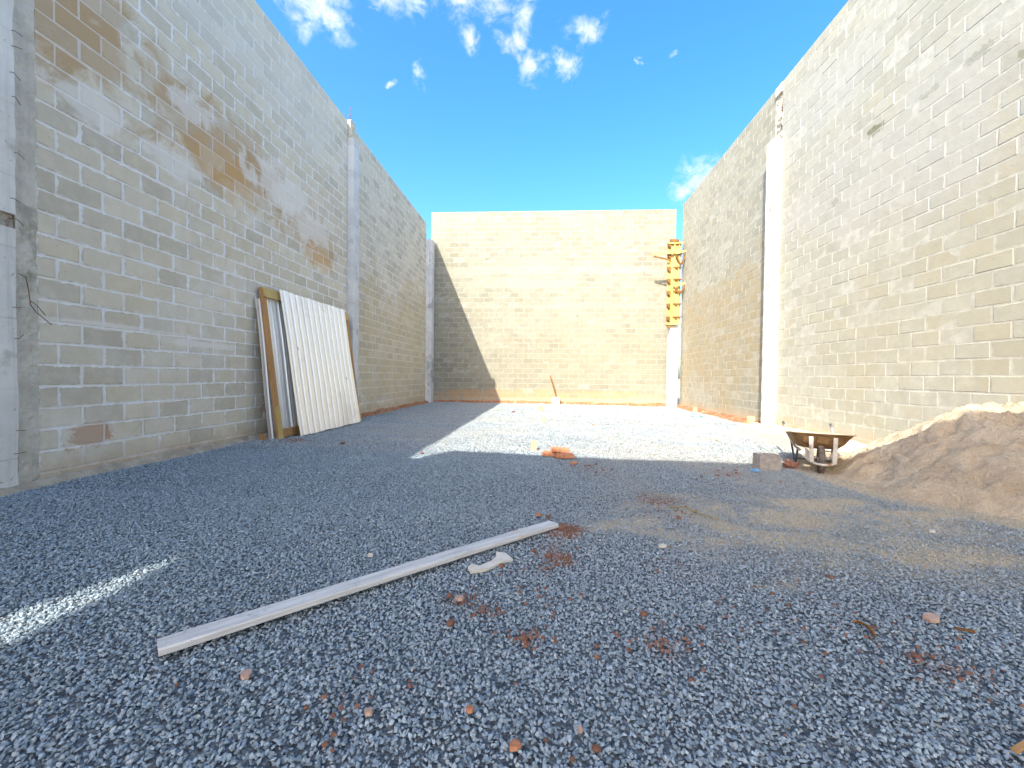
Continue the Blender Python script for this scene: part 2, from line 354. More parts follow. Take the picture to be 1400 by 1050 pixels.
o = mesh_obj('terrain', [(-500, -500, -.12), (500, -500, -.12), (500, 500, -.12), (-500, 500, -.12)], [(0, 1, 2, 3)], m_earth); tag(o, kind='structure')

# gravel: crushed stones scattered over the ground as real stones
stone_col = bpy.data.collections.new('crushed_stone_kinds')
def stone_mesh(seed, flat):
    r = random.Random(seed); bm = bmesh.new(); pts = []
    for k in range(11):
        v = Vector([r.gauss(0, 1) for _ in range(3)]).normalized(); v = Vector((v.x*1.0, v.y*(.62+.25*r.random()), v.z*flat)); pts.append(bm.verts.new(v*.5*r.uniform(.85, 1.12)))
    res = bmesh.ops.convex_hull(bm, input=bm.verts); 
    junk = [e for e in res['geom_interior'] if isinstance(e, bmesh.types.BMVert)]; bmesh.ops.delete(bm, geom=junk, context='VERTS')
    bmesh.ops.recalc_face_normals(bm, faces=bm.faces)
    me = bpy.data.meshes.new('crushed_stone'); bm.to_mesh(me); bm.free(); return me
ms, t, b = new_mat('crushed_granite')
rnd = t.node('ShaderNodeObjectInfo').outputs['Random']
ob = t.node('ShaderNodeTexCoord').outputs['Object']
cr = t.node('ShaderNodeValToRGB'); e = cr.color_ramp.elements
e[0].position = 0; e[0].color = (.18, .235, .275, 1); e[1].position = 1; e[1].color = (.54, .62, .67, 1)
for p_, c_ in [(.3, (.275, .34, .39, 1)), (.7, (.355, .425, .48, 1)), (.93, (.41, .48, .53, 1))]:
    q = e.new(p_); q.color = c_
t.put(cr.inputs[0], rnd)
c = t.mix(t.ramp(t.math('FRACT', t.math('MULTIPLY', rnd, 13.7)), .7, 1, 0, .4), cr.outputs[0], (.52, .52, .48))
c = t.mix(t.math('MULTIPLY', t.noise(ob, 3.5, 3, .6), .35), c, (.19, .255, .31))
ia = t.node('ShaderNodeAttribute', attribute_name='sand', attribute_type='INSTANCER').outputs['Fac']
ir = t.node('ShaderNodeAttribute', attribute_name='red', attribute_type='INSTANCER').outputs['Fac']
c = t.mix(t.math('MULTIPLY', ia, .7), c, (.47, .40, .30))  # mask tints the stones: sand plus the painted sunlit beige
rr_ = t.math('MULTIPLY', t.ramp(t.math('FRACT', t.math('MULTIPLY', rnd, 31.3)), .25, .75), t.ramp(ir, .15, .6))
c = t.mix(t.math('MULTIPLY', rr_, .62), c, (.34, .17, .11))
t.put(b.inputs['Base Color'], c); b.inputs['Roughness'].default_value = .72; b.inputs['Specular IOR Level'].default_value = .4
for k in range(10):
    me_s = stone_mesh(100+k, [.42, .5, .62, .7][k % 4]); me_s.materials.append(ms); stone_col.objects.link(bpy.data.objects.new('crushed_stone', me_s))

me2 = bpy.data.meshes.new('gravel'); me2.from_pydata(V.tolist(), [], [tuple(p.vertices) for p in g.data.polygons]); me2.update()
x, y = V[:, 0], V[:, 1]
inview = sstep((y*1.52 + 1.4) - np.abs(x + y*.08), 0, .5)
dens = np.where(y < 3.2, 9200, np.where(y < 5.5, 6200, np.where(y < 9, 3000, 1700)))*inview
dens = np.where(y < .6, 500*sstep(y, -3, -1), dens)
dens = dens*(1-.60*sand_sunlit_v)*(1-.5*np.clip(red_v, 0, 1))*(1-bare_v)
set_attr(me2, 'sand', sand_sunlit_v); set_attr(me2, 'red', red_v); set_attr(me2, 'dens', dens)
set_attr(me2, 'siz', np.where(y < 5.5, .0152, np.where(y < 9, .022, .026))*(1-.25*sand_sunlit_v))
gv = link('gravel', me2, ms); tag(gv, kind='stuff')
ng = bpy.data.node_groups.new('scatter_gravel', 'GeometryNodeTree')
ng.interface.new_socket('Geometry', in_out='INPUT', socket_type='NodeSocketGeometry'); ng.interface.new_socket('Geometry', in_out='OUTPUT', socket_type='NodeSocketGeometry')
N = ng.nodes; L = ng.links; gi = N.new('NodeGroupInput'); go = N.new('NodeGroupOutput')
dp = N.new('GeometryNodeDistributePointsOnFaces'); L.new(gi.outputs[0], dp.inputs['Mesh'])
na = N.new('GeometryNodeInputNamedAttribute'); na.data_type = 'FLOAT'; na.inputs['Name'].default_value = 'dens'; L.new(na.outputs['Attribute'], dp.inputs['Density'])
dp.inputs['Seed'].default_value = 3
sp = N.new('GeometryNodeSetPosition'); L.new(dp.outputs['Points'], sp.inputs['Geometry'])
rz_ = N.new('FunctionNodeRandomValue'); rz_.data_type = 'FLOAT_VECTOR'; rz_.inputs[0].default_value = (0, 0, -.004); rz_.inputs[1].default_value = (0, 0, .013); rz_.inputs['Seed'].default_value = 5
L.new(rz_.outputs[0], sp.inputs['Offset'])
ci = N.new('GeometryNodeCollectionInfo'); ci.inputs['Collection'].default_value = stone_col; ci.inputs['Separate Children'].default_value = True; ci.inputs['Reset Children'].default_value = True
ip = N.new('GeometryNodeInstanceOnPoints'); L.new(sp.outputs[0], ip.inputs['Points']); L.new(ci.outputs[0], ip.inputs['Instance']); ip.inputs['Pick Instance'].default_value = True
rr = N.new('FunctionNodeRandomValue'); rr.data_type = 'FLOAT_VECTOR'; rr.inputs[0].default_value = (-.8, -.8, 0); rr.inputs[1].default_value = (.8, .8, 6.28)
L.new(rr.outputs[0], ip.inputs['Rotation'])
rs = N.new('FunctionNodeRandomValue'); rs.data_type = 'FLOAT'; rs.inputs[2].default_value = .62; rs.inputs[3].default_value = 1.45; rs.inputs['Seed'].default_value = 9
ns = N.new('GeometryNodeInputNamedAttribute'); ns.data_type = 'FLOAT'; ns.inputs['Name'].default_value = 'siz'
mm = N.new('ShaderNodeMath'); mm.operation = 'MULTIPLY'; L.new(rs.outputs[1], mm.inputs[0]); L.new(ns.outputs['Attribute'], mm.inputs[1])
L.new(mm.outputs[0], ip.inputs['Scale']); L.new(ip.outputs[0], go.inputs[0])
md = gv.modifiers.new('scatter', 'NODES'); md.node_group = ng

# ------------------------------------------------------------------ block walls
def block_mesh(seed, L_, H=.184, T=.146):
    """one hollow concrete block as laid: front face at y=0 proud of the mortar, soft chipped arris"""
    r = random.Random(seed); j = lambda a: r.uniform(-a, a)
    x0, x1 = -L_/2, L_/2; z0, z1 = -H/2, H/2; bv = .006
    outer = [(x0+j(.003), z0+j(.003)), (x1+j(.003), z0+j(.003)), (x1+j(.003), z1+j(.003)), (x0+j(.003), z1+j(.003))]
    inner = [(a + (bv if a < 0 else -bv)*(1+j(.5)), c + (bv if c < 0 else -bv)*(1+j(.5))) for a, c in outer]
    vs = [(a, j(.0012), c) for a, c in inner] + [(a, .006, c) for a, c in outer] + [(a, T, c) for a, c in outer]
    fs = [(0, 1, 2, 3)] + [(k, 4+k, 4+(k+1) % 4, (k+1) % 4) for k in range(4)] + [(4+k, 8+k, 8+(k+1) % 4, 4+(k+1) % 4) for k in range(4)] + [(11, 10, 9, 8)]
    return vs, fs
BV = [block_mesh(s, .383) for s in range(8)]
def seg_mesh(vs, fs, mat, L_, name='concrete_block'):
    me = bpy.data.meshes.new(name); me.from_pydata(vs, [], fs); me.update(); uvl = me.uv_layers.new(name='UVMap')
    for lp in me.loops:
        v = vs[lp.vertex_index]; uvl.data[lp.index].uv = (v[0]/L_+.5, v[2]/.184+.5)
    me.materials.append(mat); return me
CAMP = Vector((0, 0, 1.07))
def in_frame(P):
    d = P-CAMP; zc = d.dot(fw)
    if zc < .1: return 0
    u = F_PX*d.dot(r2)/zc; v = F_PX*d.dot(u2)/zc
    return (abs(u) < 720 and abs(v) < 545)
def build_wall(name, label, p0, p1, courses, phase, zoff, mats, singles=300, thick=.146, group=None, relief=.0034):
    """p0->p1 along the base line (room side on the right-hand... local -Y faces the room)"""
    p0 = Vector((p0[0], p0[1], 0)); p1 = Vector((p1[0], p1[1], 0)); d = p1-p0; Ln = d.length; ang = math.atan2(d.y, d.x)
    root = empty(name, p0, ang); tag(root, label, 'wall', group)
    R = Matrix.Translation(p0) @ Matrix.Rotation(ang, 4, 'Z')
    top = zoff + .2*courses - .008
    bm = bmesh.new(); add_box(bm, (0.003, relief, -.12), (Ln-.003, thick-.006, top))
    mo = bm_obj('mortar', bm, mats[1], root)
    items = []
    for k in range(courses):
        zc = zoff + .2*k + .1 - .008
        ph = (phase + (.2 if k % 2 else 0)) % .4
        xs = [ph-.4+.4*i for i in range(int(Ln/.4)+3)]
        for a in xs:
            lo, hi = max(a+.0085, .0), min(a+.4-.0085, Ln)
            if hi-lo < .06: continue
            items.append((lo, hi, zc))
    cam_items = []
    for (lo, hi, zc) in items:
        P = R @ Vector(((lo+hi)/2, 0, zc)); dd = (P-CAMP); n = (R.to_3x3() @ Vector((0, -1, 0)))
        full = hi-lo > .38
        area = abs(dd.normalized().dot(n))/dd.length_squared if in_frame(P) and zc > .05 else 0
        cam_items.append((-area if full else 0, lo, hi, zc))
    cam_items.sort(key=lambda q: q[0])
    shared = [seg_mesh(BV[s][0], BV[s][1], mats[0], .383) for s in range(8)]
    V_, F_, U_, RN = [], [], [], []; first = None
    for i, (ar, lo, hi, zc) in enumerate(cam_items):
        lx = random.gauss(0, .0028); lz = random.gauss(0, .0022); ly = random.uniform(-.002, .0015)
        if i < singles and ar < 0:
            if first is None: o = bpy.data.objects.new('concrete_block', shared[0]); first = o
            else: o = first.copy(); o.data = random.choice(shared)
            COL.objects.link(o); o.parent = root; o.location = ((lo+hi)/2+lx, ly, zc+lz); o.rotation_euler = (0, random.gauss(0, .006), 0)
        else:
            vs, fs = random.choice(BV); s = (hi-lo)/.383; b0 = len(V_)
            for v in vs: V_.append(((lo+hi)/2+lx+v[0]*s, ly+v[1], zc+lz+v[2]))
            rn = random.random()
            for f in fs:
                F_.append(tuple(b0+q for q in f)); RN.append(rn)
                for q in f: U_.append((vs[q][0]/.383+.5, vs[q][2]/.184+.5))
    if V_:
        me = bpy.data.meshes.new('concrete_blocks'); me.from_pydata(V_, [], F_); me.update()
        uvl = me.uv_layers.new(name='UVMap'); uvl.data.foreach_set('uv', np.array(U_, np.float32).ravel())
        at = me.attributes.new('rnd', 'FLOAT', 'FACE'); at.data.foreach_set('value', np.array(RN, np.float32))
        o = link('concrete_blocks', me, mats[0], root); o['kind'] = 'stuff'
    return root
# local -Y must face the room: the left wall runs towards -y, the right wall towards +y, the back wall towards +x
build_wall('block_wall', 'grey left block wall panel with ochre and white stains behind the leaning corrugated sheets', (XL, 3.31), (XL, 9.06), 35, .15, -.06, WM['left_near'])
build_wall('block_wall', 'far left block wall panel in shade with yellowish brown lower half', (XL, 9.38), (XL, 15.30), 35, .08, -.06, WM['left_far'])
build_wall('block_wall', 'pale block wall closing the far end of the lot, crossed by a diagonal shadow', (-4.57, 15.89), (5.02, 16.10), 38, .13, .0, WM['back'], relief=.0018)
build_wall('block_wall', 'sunlit cream block wall at right, nearest panel, above the sand heap', (XR, 9.26), (XR, -1.9), 38, .04, -.06, WM['right_near'], relief=.0018)
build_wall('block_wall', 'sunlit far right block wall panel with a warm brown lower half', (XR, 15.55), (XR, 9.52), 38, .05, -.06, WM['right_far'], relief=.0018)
build_wall('block_wall', 'left block wall panel behind the viewpoint, beside the added shade canopy', (XL, -4.5), (XL, 2.74), 35, .3, -.06, WM['left_near'], singles=0)
build_wall('block_wall', 'right block wall panel behind the viewpoint, under the added shade canopy', (XR, -1.92), (XR, -9.0), 30, .3, .0, WM['right_near'], singles=0)

# bottom mortar apron (rough footing) along the near left wall
def apron(name, pts, prof_h, prof_w, mat, parent_label, cat, seed, side):
    """irregular strip of spilled mortar / soil lying against a wall base; pts along wall, side = outward unit vector"""
    P = np.array(pts, float); n = int(np.hypot(*(P[1]-P[0]))/.07)+2; vs = []; fs = []
    r = np.random.default_rng(seed); S = np.array(side, float); prof = [(0, 1), (.25, .85), (.55, .4), (.8, .12), (1, -.35)]
    for i in range(n):
        c = P[0]+(P[1]-P[0])*i/(n-1); hh = prof_h*(.45+1.1*float(fbm(np.array(i*.07), np.array(seed*1.), seed, 1.6, 4))); ww = prof_w*(.5+float(fbm(np.array(i*.07), np.array(seed+3.), seed+9, 1.3, 4)))
        for a, bq in prof:
            q = c+S*(a*ww); vs.append((q[0], q[1], gh(q[0], q[1])+bq*hh+r.normal(0, .006)))
    for i in range(n-1):
        for k in range(4): fs.append((i*5+k, i*5+k+1, (i+1)*5+k+1, (i+1)*5+k))
    o = mesh_obj(name, vs, fs, mat, None, True); return o
m_soil = simple_mat('red_soil_bank', (.26, .10, .05), (.40, .21, .11), 9, .95, (30, 1., .02), c3=(.42, .33, .22))
m_ap = simple_mat('spilled_mortar', (.36, .30, .22), (.48, .42, .33), 6, .95, (30, 1., .02), c3=(.26, .20, .15))
m_apw = simple_mat('spilled_mortar_pale', (.56, .50, .38), (.68, .63, .51), 6, .95, (30, 1., .02), c3=(.45, .33, .2))
tag(apron('spilled_mortar', [(XL-.0, 2.4), (XL, 9.0)], .07, .10, m_ap, '', '', 3, (1, 0)), kind='structure')
tag(apron('soil_bank', [(XL, 9.4), (XL, 15.6)], .10, .16, m_soil, '', '', 4, (1, 0)), kind='structure')
tag(apron('soil_bank', [(-4.5, 15.9), (5.0, 16.1)], .09, .20, m_soil, '', '', 5, (0, -1)), kind='structure')
tag(apron('soil_bank', [(XR, 9.7), (XR, 16.0)], .10, .26, m_soil, '', '', 6, (-1, 0)), kind='structure')
tag(apron('spilled_mortar', [(XR, 5.2), (XR, 10.0)], .09, .55, m_apw, '', '', 8, (-1, 0)), kind='structure')

# ------------------------------------------------------------------ pillars
def rough_prism(name, lo, hi, mat, parent, step=.12, amp=.004, seed=0):
    """cast concrete shaft with uneven faces"""
    bm = bmesh.new(); add_box(bm, lo, hi); zs = np.arange(lo[2]+step, hi[2]-.02, step)
    for zc in zs: bmesh.ops.bisect_plane(bm, geom=bm.verts[:]+bm.edges[:]+bm.faces[:], plane_co=(0, 0, zc), plane_no=(0, 0, 1))
    r = random.Random(seed)
    for v in bm.verts: v.co += Vector((r.uniform(-amp, amp), r.uniform(-amp, amp), 0))
    bmesh.ops.bevel(bm, geom=[e for e in bm.edges if abs((e.verts[0].co-e.verts[1].co).normalized().z) > .9 and e.calc_face_angle(0) > 1], offset=.006, segments=1, affect='EDGES')
    return bm_obj(name, bm, mat, parent)
def rods(parent, cx, cy, dx, dy, z0, hts):
    for (sx, sy), h in zip([(-1, -1), (1, -1), (-1, 1), (1, 1)], hts):
        x_, y_ = cx+sx*dx, cy+sy*dy
        tube('rebar', [(x_, y_, z0), (x_+.004, y_, z0+h*.5), (x_-.006, y_+.004, z0+h)], .006, steel_rust, parent, 6)

p = empty('concrete_pillar', (0, 0, 0)); tag(p, 'pale concrete pillar at the left edge with wire stubs and a dark band', 'pillar')
rough_prism('shaft', (XL-.2, 2.74, -.1), (XL+.02, 3.155, 2.30), conc_white, p, seed=1, amp=.006)
rough_prism('upper_shaft', (XL-.2, 2.74, 2.42), (XL+.03, 3.15, 6.9), conc_white, p, seed=2, amp=.006)
rough_prism('pour_joint', (XL-.2, 2.75, 2.30), (XL+.0, 3.145, 2.42), conc_rough, p, seed=3, amp=.01)
# rough grout filling between the pillar and the blocks
bm = bmesh.new(); zz = np.arange(-.1, 6.9, .05); r = random.Random(5); prev = None
for zc in zz:
    ring = [bm.verts.new((XL-.10, 3.15, zc))] + [bm.verts.new((XL+a+r.uniform(-.005, .005), 3.155+q*.155+r.uniform(-.004, .004), zc)) for q, a in ((0, .004), (.25, -.008), (.5, -.002), (.75, -.012), (1, .0))] + [bm.verts.new((XL-.10, 3.31, zc))]
    if prev:
        for a_ in range(6): bm.faces.new((prev[a_], prev[a_+1], ring[a_+1], ring[a_]))
    prev = ring
bm_obj('grout', bm, simple_mat('grout_fill', (.54, .50, .42), (.68, .63, .54), 5, .95, (25, 1., .02), c3=(.42, .39, .32)), p)
for i, (yy_, z_, dy_, dz_) in enumerate([(3.13, 4.35, .05, -.03), (3.12, 3.98, .06, -.02), (3.125, 3.85, .05, .0), (3.11, 3.62, .05, -.05), (3.12, 3.42, .04, -.06), (3.13, 2.95, .05, -.04), (3.10, 2.55, .05, -.03), (3.12, 2.38, .05, -.05),
                                         (3.13, 1.35, .03, .04), (3.12, 1.62, .03, .0), (3.13, .55, .04, .0), (3.12, .35, .04, .01)]):
    tube('wire', [(XL+.0, yy_, z_), (XL+.05, yy_+dy_*.4, z_), (XL+.07, yy_+dy_, z_+dz_)], .0028, steel_rust, p, 5)
tube('wire', [(XL+.02, 3.16, 1.92), (XL+.04, 3.20, 1.90), (XL+.045, 3.215, 1.78), (XL+.04, 3.23, 1.66), (XL+.05, 3.26, 1.60), (XL+.045, 3.38, 1.50)], .0035, steel_rust, p, 5)
tube('wire', [(XL+.045, 3.22, 1.70), (XL+.05, 3.27, 1.66), (XL+.05, 3.33, 1.58)], .003, steel_rust, p, 5)

p = empty('concrete_pillar'); tag(p, 'grey concrete pillar between the two left wall panels with bars sticking up', 'pillar')
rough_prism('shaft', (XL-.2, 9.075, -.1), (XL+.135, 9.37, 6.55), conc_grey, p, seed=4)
rough_prism('pillar_head', (XL-.16, 9.10, 6.55), (XL+.06, 9.35, 6.98), conc_rough_pale, p, step=.06, amp=.018, seed=5)
rods(p, XL-.03, 9.22, .06, .09, 6.95, (.22, .36, .3, .12))
p = empty('concrete_pillar'); tag(p, 'short grey concrete pillar in the far left corner with sky above it', 'pillar')
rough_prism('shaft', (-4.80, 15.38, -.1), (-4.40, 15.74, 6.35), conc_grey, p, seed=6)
rods(p, -4.62, 15.6, .08, .08, 6.3, (.2, .14, .2, .1))
p = empty('concrete_pillar'); tag(p, 'white sunlit concrete pillar between the two right wall panels with crumbling head', 'pillar')
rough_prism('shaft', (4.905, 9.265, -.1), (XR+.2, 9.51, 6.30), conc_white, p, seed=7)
rough_prism('pillar_head', (XR+.012, 9.28, 6.30), (XR+.18, 9.50, 7.32), conc_rough_pale, p, step=.07, amp=.018, seed=8)
box_obj('cap', (XR-.03, 9.265, 7.32), (XR+.2, 9.515, 7.52), conc_white, p, .01)
for k, (zq, xq) in enumerate([(7.2, .02), (6.9, .0), (6.6, .01), (6.35, .0)]): tube('rebar', [(XR+.0+xq, 9.275, zq), (XR-.015+xq, 9.30, zq-.2), (XR+xq, 9.285, zq-.38)], .006, steel_rust, p, 6)
p = empty('concrete_pillar'); tag(p, 'white concrete pillar in the far right corner below the yellow formwork', 'pillar')
rough_prism('shaft', (4.62, 15.34, -.1), (4.93, 15.66, 6.1), conc_white, p, seed=9)

# ------------------------------------------------------------------ formwork on the far right pillar
p = empty('timber_formwork', (4.62, 15.34, 3.0)); tag(p, 'yellow timber formwork with battens clamped round the far right pillar', 'formwork')
def fb(n, lo, hi, mat, jit=.003): return box_obj(n, lo, hi, mat, p, .002, jit=jit)
fb('side_board', (-.03, -.02, .02), (.0, .34, 3.10), wood_yellow)
fb('front_board', (-.05, -.045, .0), (.11, -.018, 3.12), wood_yellow); fb('front_board', (.125, -.045, .0), (.23, -.018, 3.14), wood_yellow); fb('front_board', (.245, -.045, .03), (.34, -.018, 3.08), wood_yellow)
fb('front_stud', (.075, -.10, .05), (.125, -.045, 3.16), wood_yellow); fb('front_stud', (.24, -.09, .05), (.28, -.045, 3.05), wood_yellow)
fb('side_stud', (-.12, .02, .02), (-.03, .06, 3.05), wood_yellow)
for k, zq in enumerate([.02, .28, .76, 1.22, 1.66, 2.10, 2.58, 2.98]):
    fb('batten', (-.16, -.125, zq), (.42 if k % 3 else .36, -.10 + 0, zq+.07), wood_yellow) if k in (0, 7) else fb('batten', (.06, -.12, zq), (.36, -.09, zq+.055), wood_dark)
    # dark wedge on the room side, standing in for the triangular batten shadow
    bm = bmesh.new(); q = [(-.16, -.10), (-.03, -.10), (-.03, -.02), (-.16, -.06)]
    lo_ = [bm.verts.new((a, c, zq-.16 if a > -.1 else zq-.02)) for a, c in q]; hi_ = [bm.verts.new((a, c, zq+.05)) for a, c in q]
    bm.faces.new(lo_[::-1]); bm.faces.new(hi_)
    for i in range(4): bm.faces.new((lo_[i], lo_[(i+1) % 4], hi_[(i+1) % 4], hi_[i]))
    bm_obj('shadow_wedge', bm, wood_dark, p)
loc = Vector((4.62, 15.34, 3.0))
def fbeam(n, a, b_, w_, t_, mat, nrm=(0, -1, 0)): return beam(n, a, b_, w_, t_, mat, p, nrm)
fbeam('arm', (-.72, -.15, 2.60), (.12, -.15, 2.66), .09, .03, wood_yellow); fbeam('arm_brace', (-.66, -.11, 2.53), (-.05, -.11, 2.40), .05, .03, wood_dark)
fbeam('arm', (.10, -.15, 2.62), (.56, -.15, 2.72), .08, .03, wood_yellow); fbeam('arm_brace', (.54, -.12, 2.68), (.32, -.12, 2.22), .06, .03, wood_dark); fbeam('arm_brace', (.10, -.12, 2.6), (.32, -.12, 2.2), .05, .03, wood_dark)
fbeam('arm', (.10, -.15, 1.42), (.54, -.15, 1.56), .08, .03, wood_yellow); fbeam('arm_brace', (.53, -.12, 1.53), (.30, -.12, 1.15), .06, .03, wood_dark); fbeam('arm_brace', (.06, -.12, 1.42), (.30, -.12, 1.16), .05, .03, wood_dark)
fb('hoop_board', (-.10, -.14, 3.05), (.24, -.11, 3.14), wood_dark)

# ------------------------------------------------------------------ leaning framed hoarding panel and corrugated sheets
def corrugated(name, W, H, pitch, groove, depth, mat, thick=.0015, parent=None, x_off=0., skew=0.):
    xs = [0.]; zs = [0.]; xx = pitch*.3
    while xx < W-groove-.01:
        for a, d in ((0, 0), (groove*.28, -depth), (groove*.72, -depth), (groove, 0)): xs.append(xx+a); zs.append(d)
        # faint centre rib on the wide flat
        q = xx+groove; r_ = (pitch-groove)
        for a, d in ((.46, 0), (.49, .004), (.51, .004), (.54, 0)): 
            if q+r_*a < W: xs.append(q+r_*a); zs.append(d)
        xx += pitch
    xs.append(W); zs.append(0.); n = len(xs); rows = 7; vs = []; fs = []
    for side in (0, -thick):
        for k in range(rows):
            for a, d in zip(xs, zs): vs.append((a+x_off+skew*k/(rows-1), d+side+.006*math.sin(k*1.1+a*2), H*k/(rows-1)+.004*math.sin(a*9)*(k in (0, rows-1))))
    S = rows*n
    for k in range(rows-1):
        for i in range(n-1):
            a = k*n+i; fs.append((a, a+1, a+n+1, a+n)); fs.append((S+a, S+a+n, S+a+n+1, S+a+1))
    for i in range(n-1): fs.append((i, S+i, S+i+1, i+1)); a = (rows-1)*n+i; fs.append((a, a+1, S+a+1, S+a))
    for k in range(rows-1):
        a = k*n; fs.append((a, a+n, S+a+n, S+a)); a = k*n+n-1; fs.append((a, S+a, S+a+n, a+n))
    return mesh_obj(name, vs, fs, mat, parent)
def lean_frame(A, Bp, C):
    """matrix with origin A, local x towards Bp along the base, local z up towards C, local y out of the sheet (to the room)"""
    A, Bp, C = Vector(A), Vector(Bp), Vector(C); ex = (Bp-A).normalized(); ez = (C-A); ez = (ez-ex*ez.dot(ex)).normalized(); ey = ez.cross(ex)
    return Matrix(((ex.x, ey.x, ez.x, A.x), (ex.y, ey.y, ez.y, A.y), (ex.z, ey.z, ez.z, A.z), (0, 0, 0, 1)))
# framed panel: base runs from near to far along the wall
M = lean_frame((-4.24, 6.10, .0), (-4.24, 9.0, .0), (-4.545, 5.96, 2.44))
p = empty('hoarding_panel'); p.matrix_world = M; tag(p, 'orange timber frame with white corrugated metal sheet leaning on the left wall', 'hoarding panel')
W_, H_ = 2.86, 2.47
# local y points away from the room here (ez x ex), so negative y is the side we see
sgn = -1 if M.to_3x3().col[1].x < 0 else 1
def q_(a): return a*sgn
box_obj('stile', (0, min(q_(-.025), q_(.025)), 0), (.10, max(q_(-.025), q_(.025)), H_), wood_orange, p, .003)
box_obj('stile', (W_-.10, min(q_(-.025), q_(.025)), 0), (W_, max(q_(-.025), q_(.025)), H_-.03), wood_orange, p, .003)
box_obj('rail', (.02, min(q_(.027), q_(.05)), H_-.15), (W_-.04, max(q_(.027), q_(.05)), H_-.0), wood_yellow, p, .003)
box_obj('rail', (.10, min(q_(-.02), q_(.024)), .03), (W_-.10, max(q_(-.02), q_(.024)), .17), wood_orange, p, .003)
box_obj('splice_board', (-.012, min(q_(.026), q_(.045)), .01), (.085, max(q_(.026), q_(.045)), .55), wood_yellow, p, .003)
box_obj('splice_board', (W_-.07, min(q_(.026), q_(.045)), .01), (W_+.012, max(q_(.026), q_(.045)), .36), wood_pale, p, .003)
sh = corrugated('corrugated_sheet', W_-.2, H_-.2, .19, .075, .050*sgn, metal_white, .0015*sgn, p); sh.location = (.10, q_(.0), .12)
# white edged sheet behind the frame
M2 = lean_frame((-4.33, 6.02, .0), (-4.33, 8.7, .0), (-4.56, 6.0, 2.25))
s2 = corrugated('metal_sheet', 2.6, 2.28, .19, .05, .02*sgn, metal_white, .0015*sgn); s2.matrix_world = M2
tag(s2, 'pale metal sheet standing behind the orange timber frame, only its left edge showing', 'metal sheet')
M3 = lean_frame((-4.06, 6.42, .025), (-4.03, 8.52, .03), (-4.455, 6.50, 2.50))
s3 = corrugated('metal_sheet', 2.13, 2.50, .172, .072, .050*sgn, metal_white, .0015*sgn, skew=.03); s3.matrix_world = M3
tag(s3, 'big white corrugated metal sheet leaning in front of the orange timber frame', 'metal sheet')
m_hole = simple_mat('dark_hole', (.02, .02, .02), (.03, .03, .03), 5)
for a_, b_ in ((.28, 1.48), (1.80, .95)):
    hh = box_obj('torn_hole', (a_, q_(.0005) if sgn > 0 else q_(.003), b_), (a_+.012, q_(.003) if sgn > 0 else q_(.0005), b_+.05), m_hole, s3)
o = box_obj('timber_offcut', (-4.43, 5.93, gh(-4.4, 5.9)-.01), (-4.37, 6.0, .115), wood_orange, None, .003, jit=.004); tag(o, 'short orange timber offcut standing on the gravel left of the leaning frame', 'timber offcut')

# ------------------------------------------------------------------ plank on the gravel
m, t, b = new_mat('weathered_white_board')
ob = t.node('ShaderNodeTexCoord').outputs['Object']
gr = t.noise(t.vmath('MULTIPLY', ob, (22, 1.6, 22)), 2.0, 6, .65); bl = t.noise(ob, 3.5, 5, .65, .6)
c = t.mix(t.ramp(gr, .35, .65), (.50, .49, .47), (.66, .655, .64)); c = t.mix(t.ramp(bl, .54, .66, 0, .6), c, (.40, .39, .37))
c = t.mix(t.ramp(t.noise(ob, 9, 5, .7), .58, .68, 0, .7), c, (.56, .47, .34)); c = t.mix(t.ramp(t.noise(ob, 34, 4, .6), .64, .70, 0, .6), c, (.28, .26, .24))
t.put(b.inputs['Base Color'], c); b.inputs['Roughness'].default_value = .8; bump(t, b, gr, .4, .003); M_BOARD = m
A = Vector((-1.43, 1.375, .040)); Bq = Vector((.078, 2.785, .048))
d = (Bq-A); Ln = d.length; d.normalize(); n = Vector((0, 0, 1)); s = d.cross(n).normalized(); n = s.cross(d)
M = Matrix(((s.x, d.x, n.x, A.x), (s.y, d.y, n.y, A.y), (s.z, d.z, n.z, A.z), (0, 0, 0, 1)))
bm = bmesh.new(); K = 24
prev = None; r = random.Random(4)
for i in range(K+1):
    yv = Ln*i/K; wv = .043+.0006*math.sin(i); bend = .004*math.sin(i/K*3.1)
    row = []
    for sx, sz in ((-1, -1), (-1, .55), (-.93, 1), (.90, 1), (1, .5), (1, -1)):
        e0 = 0.
        if i == 0: e0 = .004*sx
        if i == K: e0 = .006*sx
        row.append(bm.verts.new((sx*wv+r.uniform(-.0008, .0008), yv+e0, sz*.013+bend)))
    if prev:
        for k in range(6): bm.faces.new((prev[k], prev[(k+1) % 6], row[(k+1) % 6], row[k]))
    else: bm.faces.new(row[::-1])
    prev = row
bm.faces.new(prev)
o = bm_obj('plank', bm, M_BOARD); o.matrix_world = M; tag(o, 'long weathered white plank lying across the gravel in the foreground', 'plank')

